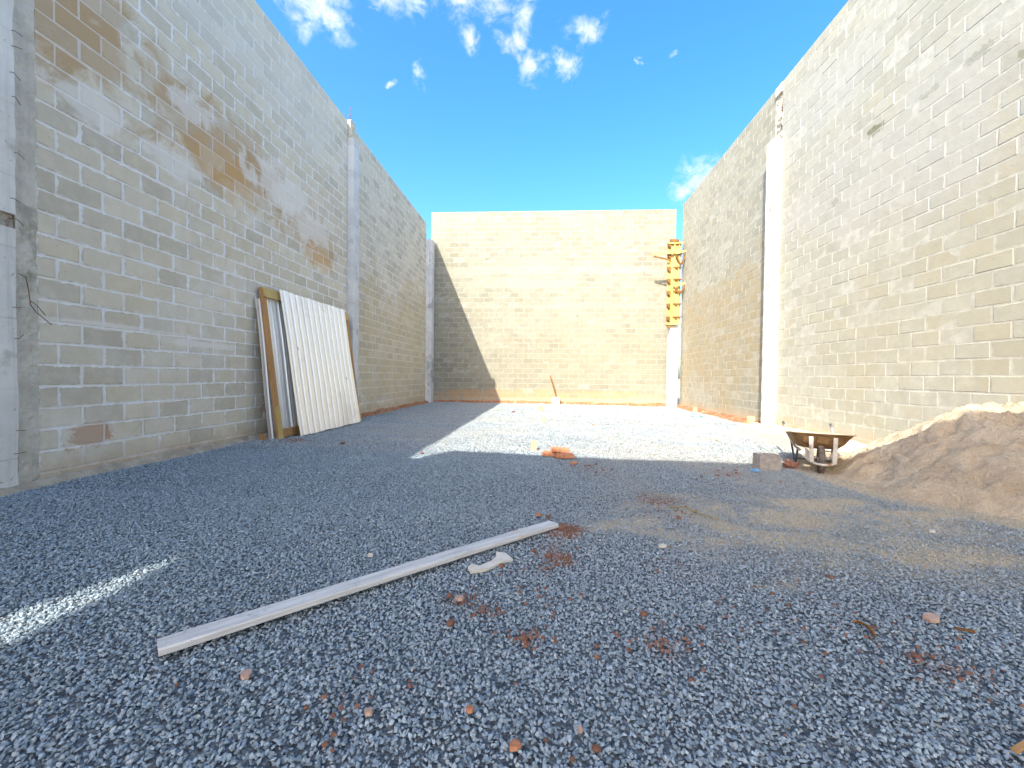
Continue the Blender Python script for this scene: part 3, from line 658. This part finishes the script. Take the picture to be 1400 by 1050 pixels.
# broken L-shaped tile fragment
def slab(name, poly, z0, th, mat, label, cat, tilt=(0, 0), group=None):
    cx = sum(q[0] for q in poly)/len(poly); cy = sum(q[1] for q in poly)/len(poly); bm = bmesh.new()
    b0 = [bm.verts.new((q[0]-cx, q[1]-cy, 0)) for q in poly]; t0 = [bm.verts.new((q[0]-cx, q[1]-cy, th+random.uniform(-.001, .001))) for q in poly]
    bm.faces.new(b0[::-1]); bm.faces.new(t0); n_ = len(poly)
    for i in range(n_): bm.faces.new((b0[i], b0[(i+1) % n_], t0[(i+1) % n_], t0[i]))
    o = bm_obj(name, bm, mat); o.location = (cx, cy, z0); o.rotation_euler = (tilt[0], tilt[1], 0); return tag(o, label, cat, group)
slab('tile_fragment', [(-.40, 2.13), (-.375, 2.085), (-.30, 2.12), (-.235, 2.20), (-.165, 2.26), (-.215, 2.32), (-.27, 2.325), (-.262, 2.27), (-.285, 2.21), (-.34, 2.15), (-.385, 2.165)], gh(-.3, 2.2)+.018, .014, pale_tile,
     'broken L-shaped pale tile fragment lying beside the long plank', 'tile fragment', (.05, .05))

# ------------------------------------------------------------------ lumps and fragments on the gravel
def lump(name, x_, y_, sz, mat, label, cat, seed, flat=.7, group=None, lift=.35):
    sz = sz*.78
    r = random.Random(seed); bm = bmesh.new(); bmesh.ops.create_icosphere(bm, subdivisions=2, radius=.5)
    ax = [Vector([r.gauss(0, 1) for _ in range(3)]).normalized() for _ in range(7)]
    for v in bm.verts:
        for a in ax:
            dd = v.co.dot(a)-.33
            if dd > 0: v.co -= a*dd*.9
        v.co *= r.uniform(.95, 1.05)
        v.co.x *= 1.15; v.co.z *= flat
    o = bm_obj(name, bm, mat); o.scale = (sz, sz, sz); o.rotation_euler = (r.uniform(-.2, .2), r.uniform(-.2, .2), r.uniform(0, 6)); o.location = (x_, y_, gh(x_, y_)+sz*lift*flat+.010)
    return tag(o, label, cat, group)
GC = 'red clay lumps scattered on the gravel'
LUMPS = [
 (.13, 2.78, .075, 'largest red clay lump crumbling at the far end of the plank'), (.20, 2.80, .045, 'small red clay lump just right of the crumbling one at the plank tip'),
 (-.05, 2.385, .042, 'small red clay lump a hand below the far end of the plank'), (.035, 2.345, .05, 'red clay lump at the head of a patch of red crumbs below the plank tip'),
 (-.22, 2.19, .045, 'round red clay lump just right of the pale L-shaped fragment'), (-.44, 1.88, .040, 'dark red clay lump left in a pair with a pinkish chip below the plank'),
 (-.385, 1.67, .052, 'orange brown clay lump alone in the middle foreground'), (-.07, 1.60, .045, 'red crumbling clay lump in the foreground left of centre'),
 (.46, 1.83, .050, 'reddish brown rounded lump alone right of centre'), (.43, 1.64, .022, 'tiny red lump below the reddish brown rounded lump'),
 (1.54, 2.26, .042, 'dark red flat lump toward the right in the middle distance'), (1.13, 2.05, .026, 'small brown lump left of the dark red flat lump'), (1.33, 2.09, .024, 'small brown lump below left of the dark red flat lump'),
 (.53, 1.44, .026, 'small orange lump in the lower right centre foreground'), (-.74, 1.20, .022, 'tiny dark red lump in the lower left foreground'),
 (.16, 1.14, .032, 'brown red lump at the very bottom edge right of centre'), (.09, 1.10, .022, 'tiny red crumb lump beside the bottom edge near the centre'), (-.65, 1.39, .022, 'tiny red brown lump below the middle of the plank'),
 (-1.23, 1.25, .018, 'tiny orange lump near the pale brown chip at lower left'), (1.42, 1.62, .036, 'brown clay clod by the bare brown patch at right'), (.02, 1.15, .020, 'tiny orange brown lump near the bottom centre'),
 (-3.0, 5.8, .09, 'dark reddish clod in the shade near the left end of the sunlit tongue'), (-1.62, 5.25, .07, 'reddish clod beside the tip of the sunlit tongue of gravel'),
 (1.02, 3.1, .05, 'small red stone in the dusty patch in the middle distance'), (1.2, 3.25, .04, 'tiny crimson stone beyond the dusty patch')]
for i, (a, b_, s_, lb) in enumerate(LUMPS): lump('clay_lump', a, b_, s_, clay, lb, 'clay lump', 300+i, group=GC)
def chip(x_, y_, w_, seed, mat, label, cat, group='broken brick and tile chips'):
    w_ = w_*.72
    r = random.Random(seed); n_ = 5 + seed % 3; a0 = r.random()*6
    poly = [(x_+math.cos(a0+6.283*k/n_)*w_*r.uniform(.4, .62), y_+math.sin(a0+6.283*k/n_)*w_*r.uniform(.3, .5)) for k in range(n_)]
    return slab('brick_chip', poly, gh(x_, y_)+.016, .014, mat, label, cat, (r.uniform(-.15, .15), r.uniform(-.15, .15)), group)
pink = simple_mat('pinkish_brick_chip', (.44, .28, .21), (.55, .39, .31), 20, .9, (60, .5, .003))
for a, b_, s_, mt, lb in [(-1.03, 1.31, .05, pink, 'flat pale brown brick chip in the lower left foreground'), (-.385, 1.85, .055, pink, 'square pinkish brick chip right of a dark red lump'),
    (-.03, 3.02, .075, clay_brick, 'orange brick chip just beyond the far end of the plank'), (.045, 2.99, .05, clay, 'dark red brick chip just beyond the plank tip'), (-.53, 1.19, .035, pink, 'small cream chip in the lower left foreground'),
    (-.22, 1.225, .035, clay_brick, 'small orange chip at the bottom left of centre'), (-.07, 1.115, .045, clay_brick, 'orange chip at the bottom edge in the centre'), (1.70, 1.88, .085, pink, 'curled pinkish ceramic shard at right standing on edge'),
    (.75, 2.55, .06, pale_tile, 'white chip in the dusty patch right of the plank'), (2.75, 3.05, .05, pale_tile, 'white chip at far right before the sand heap'), (-.99, 2.23, .04, pale_tile, 'small white chip left of the plank in the middle distance'), (.12, 1.19, .024, pink, 'small cream chip near the bottom centre')]:
    chip(a, b_, s_, int(abs(a*97+b_*31)), mt, lb, 'chip')
# curled dry leaf
bm = bmesh.new(); rows = []
for i in range(7):
    tt = i/6; wv = .026*math.sin(math.pi*min(max(tt, .06), .97)); rows.append([bm.verts.new(((k/2)*wv, tt*.085-.042, .006+.018*math.sin(math.pi*tt)+(.012*abs(k/2)))) for k in (-2, -1, 0, 1, 2)])
for i in range(6):
    for k in range(4): bm.faces.new((rows[i][k], rows[i][k+1], rows[i+1][k+1], rows[i+1][k]))
geo = bmesh.ops.solidify(bm, geom=bm.faces[:], thickness=.0015)
o = bm_obj('dry_leaf', bm, simple_mat('dry_leaf_brown', (.33, .17, .07), (.48, .28, .12), 40, .7), None, True); o.location = (1.33, 1.76, gh(1.3, 1.76)+.022); o.rotation_euler = (.2, .5, .5)
tag(o, 'curled brown dry leaf lying on the gravel at right', 'leaf')
for i, (a, b_, l_, rz) in enumerate([(1.33, 1.22, .10, .4), (1.72, 1.80, .06, -.5)]):
    o = beam('wood_splinter', (a, b_, gh(a, b_)+.03), (a+l_*math.cos(rz), b_+l_*math.sin(rz), gh(a, b_)+.036), .016, .008, wood_orange if i == 0 else wood_dark)
    tag(o, ['orange brown wood splinter at the bottom right corner', 'small brown splinter beside the pinkish ceramic shard'][i], 'splinter')
o = tube('twig', [(1.02, 3.30, .03), (1.12, 3.25, .05), (1.22, 3.14, .03), (1.30, 3.06, .028)], .005, simple_mat('twig_brown', (.25, .18, .07), (.36, .28, .12), 30), None, 5); tag(o, 'thin yellowish twig on the dusty patch in front of the block', 'twig')
# red crumbs round the lumps
bm = bmesh.new(); r = random.Random(77)
for cx, cy, rad, nn in [(.15, 2.76, .12, 90), (.10, 2.32, .10, 45), (-.35, 1.85, .08, 22), (-.24, 1.79, .08, 26), (1.48, 1.57, .16, 34), (-.05, 1.6, .09, 30), (.5, 1.64, .12, 30), (1.05, 3.2, .25, 24), (-.02, 2.18, .10, 18), (.2, 1.85, .6, 40), (.8, 1.9, .8, 40), (1.3, 1.75, .3, 40), (-.6, 1.22, .2, 16), (2.1, 4.6, .4, 22), (.5, 4.7, .35, 14), (-3.9, 6.0, .25, 14)]:
    for _ in range(nn):
        a, b_ = cx+r.gauss(0, rad*.55), cy+r.gauss(0, rad*.45); s_ = r.uniform(.004, .013)*(1 if cy < 3.5 else 2); zb = gh(a, b_)+.016+s_*.3
        vs = [bm.verts.new((a+s_*r.uniform(.6, 1.1)*math.cos(q)*(1 if abs(h) < .5 else .5), b_+s_*math.sin(q)*(1 if abs(h) < .5 else .5), zb+h*s_*.6)) for h in (-.4, .6) for q in (0, 1.7, 3.2, 4.6)]
        for f in ((0, 1, 2, 3), (4, 7, 6, 5), (0, 4, 5, 1), (1, 5, 6, 2), (2, 6, 7, 3), (3, 7, 4, 0)): bm.faces.new([vs[k] for k in f])
tag(bm_obj('clay_crumbs', bm, clay), kind='stuff')

# ------------------------------------------------------------------ things further back on the gravel
def standing(name, x_, y_, w_, h_, mat, label, cat, rz=.3, tilt=0.04, th=None):
    o = box_obj(name, (-w_/2, -(th or w_)/2, -.03), (w_/2, (th or w_)/2, h_), mat, None, .004, jit=.004); o.location = (x_, y_, gh(x_, y_)); o.rotation_euler = (tilt, tilt, rz); return tag(o, label, cat)
standing('marker_stake', -.14, 5.80, .075, .14, wood_pale, 'short pale timber marker stake standing by the shadow edge', 'stake', .1)
standing('marker_stake', .0, 9.3, .06, .13, wood_pale, 'thin pale marker stake in the sunlit gravel, middle of three in a line', 'stake', .2)
standing('marker_stake', -.10, 12.4, .12, .16, wood_pale, 'pale marker stake in the sunlit gravel, farthest of three in a line', 'stake', .2)
standing('marker_stake', 4.80, 9.75, .12, .22, wood_pale, 'pale timber stake standing beside the white right pillar', 'stake', .1)
standing('marker_stake', 4.72, 13.0, .10, .18, wood_pale, 'small pale timber stake by the soil bank toward the far right corner', 'stake', .1)
standing('concrete_footing', .46, 15.72, .30, .28, conc_white, 'small white concrete stub at the foot of the back wall under the leaning stick', 'concrete stub', .0, .0)
o = beam('timber_stick', (.50, 15.68, .2), (.24, 15.86, 1.10), .05, .03, wood_dark, None, (0, -1, 0)); tag(o, 'thin brown timber stick leaning on the back wall', 'stick')
def brick_obj(x_, y_, rz, zb, label, tilt=0.):
    bm = bmesh.new(); add_box(bm, (-.115, -.055, 0), (.115, .055, .055), None, .003); bmesh.ops.bevel(bm, geom=list(bm.edges), offset=.004, segments=1, affect='EDGES')
    o = bm_obj('clay_brick', bm, clay_brick); o.location = (x_, y_, zb); o.rotation_euler = (0, tilt, rz); return tag(o, label, 'brick', 'red clay bricks lying at the shadow edge')
brick_obj(.11, 5.36, -.2, gh(.1, 5.3)+.012, 'red clay brick at the shadow edge, left of the group'); brick_obj(.28, 5.24, .1, gh(.28, 5.2)+.02, 'red clay brick at the shadow edge, lower right of the group'); brick_obj(.22, 5.33, .25, gh(.2, 5.3)+.078, 'red clay brick lying on top of the two others at the shadow edge', .06)
chip(.37, 4.95, .15, 5, clay_brick, 'broken red brick piece nearer than the brick group', 'chip')
cloth = simple_mat('turquoise_plastic', (.25, .60, .52), (.40, .72, .64), 9, .5)
bluep = simple_mat('blue_plastic', (.12, .30, .55), (.20, .42, .68), 9, .45)
def crumple(name, x_, y_, sx, sy, sz, mat, label, cat, seed):
    bm = bmesh.new(); bmesh.ops.create_icosphere(bm, subdivisions=3, radius=.5); r = random.Random(seed); ph = [r.uniform(0, 6) for _ in range(6)]
    for v in bm.verts:
        q = v.co.copy(); k = 1+.25*math.sin(9*q.x+ph[0])*math.sin(8*q.y+ph[1])+.2*math.sin(15*q.z+ph[2]+7*q.x)+r.uniform(-.08, .08); v.co = Vector((q.x*sx*k, q.y*sy*k, max(q.z, -.15)*sz*k))
    o = bm_obj(name, bm, mat); o.location = (x_, y_, gh(x_, y_)+.02+sz*.12); return tag(o, label, cat)
crumple('plastic_scrap', 4.30, 11.7, .30, .2, .16, cloth, 'crumpled turquoise plastic scrap on the gravel near the far right wall', 'plastic scrap', 1)
crumple('plastic_scrap', 2.46, 4.86, .10, .05, .04, bluep, 'small blue plastic scrap in front of the concrete block', 'plastic scrap', 2)
crumple('plastic_bag', 4.35, 6.55, .34, .3, .16, simple_mat('white_plastic', (.72, .72, .70), (.78, .78, .76), 9, .5), 'crumpled white plastic bag on the ground behind the wheelbarrow', 'plastic bag', 3)
crumple('stone_rubble', 3.07, 5.26, .17, .12, .13, clay, 'reddish brown rubble stone beside the wheelbarrow leg', 'stone', 4)
r = random.Random(9)
for i, (a, b_, s_, lb) in enumerate([(1.9, 14.5, .07, 'white pebble near the back wall, right of the white stub'), (3.4, 13.2, .09, 'white pebble in the sunlit gravel left of the turquoise scrap'), (4.1, 10.6, .08, 'white pebble nearer than the turquoise scrap'), (1.1, 9.0, .09, 'brownish chip on the sunlit gravel in the centre'),
                                       (2.0, 9.6, .10, 'yellowish chip on the sunlit gravel right of centre'), (4.2, 8.2, .08, 'white pebble near the right pillar foot'), (3.0, 7.2, .10, 'pinkish chip on the sunlit gravel before the barrow'), (-.9, 11.9, .16, 'flat dark scrap on sunlit gravel left of the stakes')]):
    lump('stone_chip', a, b_, s_, [pale_tile, pale_tile, pale_tile, clay_brick, wood_pale, pale_tile, pink, steel_rust][i], lb, 'chip', 500+i, .4)

# grass tuft behind the barrow
bm = bmesh.new(); r = random.Random(3)
for _ in range(140):
    a, b_ = 3.62+r.gauss(0, .07), 5.28+r.gauss(0, .05); h = r.uniform(.03, .08); q = r.uniform(0, 6.28); dx, dy = math.cos(q)*.004, math.sin(q)*.004; z0 = gh(a, b_); lx, ly = r.gauss(0, .03), r.gauss(0, .03)
    v = [bm.verts.new((a-dx, b_-dy, z0)), bm.verts.new((a+dx, b_+dy, z0)), bm.verts.new((a+lx, b_+ly, z0+h))]; bm.faces.new(v)
o = bm_obj('grass', bm, simple_mat('grass_green', (.07, .16, .02), (.14, .26, .04), 20, .7)); tag(o, kind='stuff')

# hollow concrete block beside the wheelbarrow
m_blk = simple_mat('grey_concrete_block', (.30, .265, .24), (.42, .38, .34), 16, .95, (70, .8, .005))
bm = bmesh.new(); Lb, Tb, Hb = .26, .14, .19
xs = [-Lb/2, -.105, -.012, .012, .105, Lb/2]; ys = [-Tb/2, -Tb/2+.026, Tb/2-.026, Tb/2]
def zz_(x_, top): 
    if not top: return 0.
    return Hb - (.06 if x_ > .12 else 0)
gridv = {}
for ti in (0, 1):
    for i, a in enumerate(xs):
        for j_, b_ in enumerate(ys): gridv[ti, i, j_] = bm.verts.new((a, b_, zz_(a, ti)))
hole = lambda i, j_: (j_ == 1 and i in (1, 3))
for i in range(5):
    for j_ in range(3):
        if hole(i, j_):
            for (a0, a1) in (((i, j_), (i+1, j_)), ((i+1, j_), (i+1, j_+1)), ((i+1, j_+1), (i, j_+1)), ((i, j_+1), (i, j_))):
                bm.faces.new((gridv[0, a0[0], a0[1]], gridv[0, a1[0], a1[1]], gridv[1, a1[0], a1[1]], gridv[1, a0[0], a0[1]]))
        else:
            bm.faces.new((gridv[1, i, j_], gridv[1, i+1, j_], gridv[1, i+1, j_+1], gridv[1, i, j_+1])); bm.faces.new((gridv[0, i, j_], gridv[0, i, j_+1], gridv[0, i+1, j_+1], gridv[0, i+1, j_]))
for i in range(5):
    bm.faces.new((gridv[0, i, 0], gridv[0, i+1, 0], gridv[1, i+1, 0], gridv[1, i, 0])); bm.faces.new((gridv[0, i, 3], gridv[1, i, 3], gridv[1, i+1, 3], gridv[0, i+1, 3]))
for j_ in range(3):
    bm.faces.new((gridv[0, 0, j_], gridv[1, 0, j_], gridv[1, 0, j_+1], gridv[0, 0, j_+1])); bm.faces.new((gridv[0, 5, j_], gridv[0, 5, j_+1], gridv[1, 5, j_+1], gridv[1, 5, j_]))
o = bm_obj('hollow_block', bm, m_blk); o.location = (2.70, 5.08, gh(2.7, 5.08)+.005); o.rotation_euler = (0, .02, .10)
tag(o, 'single grey hollow concrete block with a chipped corner beside the wheelbarrow', 'concrete block')

# ------------------------------------------------------------------ sand heap
def heap_h(x, y):
    cx, cy = 5.05, 4.45
    dx = (x-cx)/1.74; dy = np.where(y > cy, (y-cy)/1.80, (y-cy)/1.36)
    n = fbm(x, y, 150, 1.4, 4); rr_ = np.hypot(dx, dy) + .22*(n-.5)
    h = 1.22*np.clip(1-rr_, 0, 1)**1.0
    h = np.where(h > .72, .72+(h-.72)*.35, h)                                                   # blunt top
    h *= (.82+.36*fbm(x, y, 170, 2.6, 3))
    # shovelled hollow and ridge on the room side
    hol = np.exp(-(((x-4.45)/.34)**2+((y-3.95)/.24)**2)); h -= .13*hol
    rid = np.exp(-(((x-4.30)+(y-3.65)*.8)/.12)**2)*np.exp(-((y-3.75)/.5)**2); h += .05*rid*(h > .05)
    rg = 1-np.abs(2*fbm(x*1.0+y*.3, y*1.6, 190, 3.2, 3)-1); h += .13*(rg-.78)*np.clip(h*5, 0, 1)
    rg2 = 1-np.abs(2*fbm(x*1.6-y*.6, y*2.0, 195, 6.5, 3)-1); h += .045*(rg2-.75)*np.clip(h*6, 0, 1)
    h += (.05*(fbm(x, y, 210, 11, 3)-.5) - .05*sstep(fbm(x, y, 230, 4.5, 3), .58, .70))*np.clip(h*10, 0, 1)
    toe = sstep(rr_, 1.12, .92)
    return h + .035*toe
xs = np.arange(2.95, 5.10, .022); ys = np.arange(2.4, 6.6, .022); X, Y = np.meshgrid(xs, ys, indexing='ij'); H = heap_h(X, Y); G = ground_h(X, Y)
Zm = G + H - .02 - .03*(H <= .0005); I = np.arange(X.size).reshape(X.shape)
keep = (H > .002); kf = keep[:-1, :-1] | keep[1:, :-1] | keep[1:, 1:] | keep[:-1, 1:]
Fq = np.stack([I[:-1, :-1], I[1:, :-1], I[1:, 1:], I[:-1, 1:]], -1)[kf]
used = np.unique(Fq); remap = -np.ones(X.size, int); remap[used] = np.arange(len(used)); VV = np.stack([X, Y, Zm], -1).reshape(-1, 3)[used]
m, t, b = new_mat('heap_sand'); pos = t.node('ShaderNodeNewGeometry').outputs['Position']
c = t.mix(t.ramp(t.noise(pos, 3.2, 6, .65, .5), .35, .65), (.70, .54, .37), (.84, .69, .50)); c = t.mix(t.ramp(t.noise(pos, 150, 3, .6), .35, .7, 0, .45), c, (.40, .30, .21))
c = t.mix(t.ramp(t.noise(pos, 9, 5, .7), .60, .72, 0, .7), c, (.80, .68, .50)); c = t.mix(t.ramp(t.noise(t.vmath('MULTIPLY', pos, (1, 1, 2.6)), 5.5, 6, .7, .8), .53, .66, 0, .35), c, (.46, .32, .20))
t.put(b.inputs['Base Color'], c); b.inputs['Roughness'].default_value = .95
bump(t, b, t.math('ADD', t.noise(pos, 28, 7, .7), t.math('MULTIPLY', t.noise(t.vmath('MULTIPLY', pos, (7, 7, 22)), 1.6, 5, .6), .8)), 1., .05)
o = mesh_obj('sand_heap', VV, remap[Fq].tolist(), m, None, True); tag(o, 'brown sand heap piled against the right wall beside the wheelbarrow', 'sand heap')
bm = bmesh.new(); r = random.Random(21); hp = lambda a, b_: float(ground_h(a, b_)+heap_h(np.array(a), np.array(b_)))-.02
for _ in range(1600):
    a, b_ = r.uniform(3.35, 5.0), r.uniform(2.9, 6.2); s_ = r.uniform(.003, .013)
    if float(heap_h(np.array(a), np.array(b_))) < .03: continue
    zb = hp(a, b_); vs = [bm.verts.new((a+s_*r.uniform(.7, 1.2)*math.cos(q), b_+s_*math.sin(q), zb+h*s_*.6)) for h in (-.5, .7) for q in (0, 1.7, 3.2, 4.6)]
    for f in ((0, 1, 2, 3), (4, 7, 6, 5), (0, 4, 5, 1), (1, 5, 6, 2), (2, 6, 7, 3), (3, 7, 4, 0)): bm.faces.new([vs[k] for k in f])
tag(bm_obj('sand_clods', bm, m), kind='stuff')

# ------------------------------------------------------------------ wheelbarrow
m_tray = simple_mat('rusty_sand_caked_tray', (.25, .14, .06), (.42, .26, .13), 7, .8, (40, .6, .004), c3=(.13, .07, .04))
m_trim = simple_mat('tray_dust_rim', (.42, .33, .22), (.55, .45, .32), 12, .85)
m_pale = simple_mat('chipped_pale_paint', (.50, .44, .38), (.62, .57, .50), 16, .6, c3=(.32, .17, .10))
m_dark = simple_mat('dark_steel_leg', (.07, .065, .075), (.14, .13, .14), 12, .6)
m_tyre = simple_mat('dusty_tyre', (.10, .085, .07), (.20, .16, .13), 14, .9, (60, .5, .003))
gz = gh(3.3, 5.1)
BX, BY = 3.30, 5.05
BROT = math.radians(-25)
p = empty('wheelbarrow', (BX, BY, gz), BROT); p.scale = (.92, .95, .97)
tag(p, 'rusty wheelbarrow with its wheel towards the viewer beside the sand heap', 'wheelbarrow')
# local: y=0 wheel axle, +y towards the handles. The tray tilts down towards the handles
TILT = -.115
def tray_ring(w_, y0, y1, z_, inset=0., n_=8, rc=.07):
    pts = []
    for cx, cy, a0 in ((w_/2-rc, y1-rc, 0), (-w_/2+rc, y1-rc, 90), (-w_/2+rc, y0+rc, 180), (w_/2-rc, y0+rc, 270)):
        for k in range(n_):
            a = math.radians(a0+90*k/(n_-1)); pts.append(Vector((cx+math.cos(a)*rc, cy+math.sin(a)*rc, z_)))
    return pts
def tiltz(v): return Vector((v.x, v.y, v.z+(v.y-.3)*TILT))
rings = [(.30, .14, .58, .265, .08), (.39, .08, .64, .275, .10), (.51, .0, .70, .33, .11), (.60, -.09, .77, .415, .10), (.645, -.125, .80, .448, .08), (.655, -.13, .805, .452, .08)]
bm = bmesh.new(); R_ = []
for w_, y0, y1, z_, rc in rings: R_.append([bm.verts.new(tiltz(v)) for v in tray_ring(w_, y0, y1, z_, rc=rc)])
for i in range(len(R_)-1):
    n_ = len(R_[i])
    for k in range(n_): bm.faces.new((R_[i][k], R_[i][(k+1) % n_], R_[i+1][(k+1) % n_], R_[i+1][k]))
bm.faces.new(R_[0][::-1]); bmesh.ops.recalc_face_normals(bm, faces=bm.faces); bmesh.ops.solidify(bm, geom=bm.faces[:], thickness=.004)
bm_obj('tray', bm, m_tray, p, True)
tube('rim', [tiltz(v) for v in tray_ring(.66, -.133, .808, .455, rc=.08)], .0085, m_trim, p, 8, True)
# pressed stiffening panels on the front of the tray
for x0_, x1_ in ((-.20, -.09), (-.055, .09), (.125, .215)):
    bm = bmesh.new()
    def fr(a, z_): yv = np.interp(z_, [.265, .275, .33, .415, .452], [.14, .08, .0, -.09, -.13]); return tiltz(Vector((a, yv-.010, z_)))
    vs = [bm.verts.new(fr(a, z_)) for a, z_ in ((x0_+.02, .325), (x1_-.02, .325), (x1_, .345), (x1_, .405), (x1_-.015, .42), (x0_+.015, .42), (x0_, .405), (x0_, .345))]
    bm.faces.new(vs); bmesh.ops.solidify(bm, geom=bm.faces[:], thickness=.006); bm_obj('tray_panel', bm, m_tray, p)
# wheel
bm = bmesh.new(); seg = 28; prof = [(.115, -.020), (.125, -.032), (.150, -.036), (.165, -.028), (.172, -.012), (.172, .012), (.165, .028), (.150, .036), (.125, .032), (.115, .020)]
rr_ = []
for k in range(seg):
    a = 2*math.pi*k/seg; kk = 1.0 if k % 2 else .985
    rr_.append([bm.verts.new((xw, math.cos(a)*ra*(kk if ra > .16 else 1), .168+math.sin(a)*ra*(kk if ra > .16 else 1))) for ra, xw in prof])
for k in range(seg):
    for i in range(len(prof)): bm.faces.new((rr_[k][i], rr_[k][(i+1) % 10], rr_[(k+1) % seg][(i+1) % 10], rr_[(k+1) % seg][i]))
wheel = empty('wheel', (0, 0, 0)); wheel.parent = p; wheel.rotation_euler = (0, 0, math.radians(-4))
bm_obj('tyre', bm, m_tyre, wheel, True)
bm = bmesh.new(); bmesh.ops.create_cone(bm, cap_ends=True, segments=24, radius1=.116, radius2=.116, depth=.026, matrix=Matrix.Translation((0, 0, .168)) @ Matrix.Rotation(math.pi/2, 4, 'Y'))
bmesh.ops.create_cone(bm, cap_ends=True, segments=12, radius1=.03, radius2=.03, depth=.075, matrix=Matrix.Translation((0, 0, .168)) @ Matrix.Rotation(math.pi/2, 4, 'Y'))
bm_obj('hub', bm, m_pale, wheel)
tube('axle', [(-.10, 0, .168), (.10, 0, .168)], .008, m_dark, wheel, 8)
# chassis tubes: from the handles down under the tray to a hoop round the wheel
hoop = []
for k in range(13):
    a = math.pi*(k/12); hoop.append((math.cos(a)*.125, -.015-math.sin(a)*.205, .150-.010*math.sin(a)))
fr_pts = [(.30, 1.20, .46), (.28, .95, .36), (.22, .55, .235), (.15, .20, .20), (.128, .06, .165)] + hoop + [(-.128, .06, .165), (-.15, .20, .20), (-.22, .55, .235), (-.28, .95, .36), (-.30, 1.20, .46)]
tube('frame', fr_pts, .0155, m_pale, p, 8)
for sx in (-1, 1):
    tube('handle', [(sx*.30, 1.19, .457), (sx*.305, 1.32, .49)], .019, m_dark, p, 8)
    beam('strut', (sx*.115, -.155, .15), (sx*.125, -.135, .46), .045, .012, m_pale, p, (0, 1, 0))
    beam('fork_plate', (sx*.11, -.02, .18), (sx*.19, .10, .265), .10, .006, m_pale, p, (0, 1, .2))
    tube('leg', [(sx*.20, .42, .24), (sx*.215, .46, .06), (sx*.215, .52, .012), (sx*.215, .62, .012), (sx*.22, .68, .08), (sx*.25, .78, .30)], .013, m_dark, p, 8)
tube('cross_brace', [(-.215, .47, .085), (.215, .47, .085)], .009, m_dark, p, 6)
# ------------------------------------------------------------------ added unseen canopy behind the viewpoint, outline shaped to cast the foreground shade
p = empty('added_shade_canopy', (0, -5, 0)); tag(p, 'added unseen pale canopy on columns behind the viewpoint, shaped to shade the foreground', 'canopy')
poly = [(-4.60, -2.26), (-4.36, -2.28), (-4.05, -1.68), (-2.91, -1.85), (-1.74, -1.91), (5.35, -1.94), (5.35, -6.7), (-4.60, -6.7)]
bm = bmesh.new(); lo_ = [bm.verts.new((a, b_+5, 6.07)) for a, b_ in poly]; hi_ = [bm.verts.new((a, b_+5, 6.60)) for a, b_ in poly]
bm.faces.new(lo_[::-1]); bm.faces.new(hi_)
for i in range(len(poly)): bm.faces.new((lo_[i], lo_[(i+1) % len(poly)], hi_[(i+1) % len(poly)], hi_[i]))
bm_obj('shade_slab', bm, conc_white, p)  # pale finish bounces fill light into the shaded foreground
for a, b_ in ((-4.4, -6.4), (.2, -6.4), (4.8, -6.4)): box_obj('column', (a-.15, b_-.15+5, -.1), (a+.15, b_+.15+5, 6.068), conc_grey, p, .01)
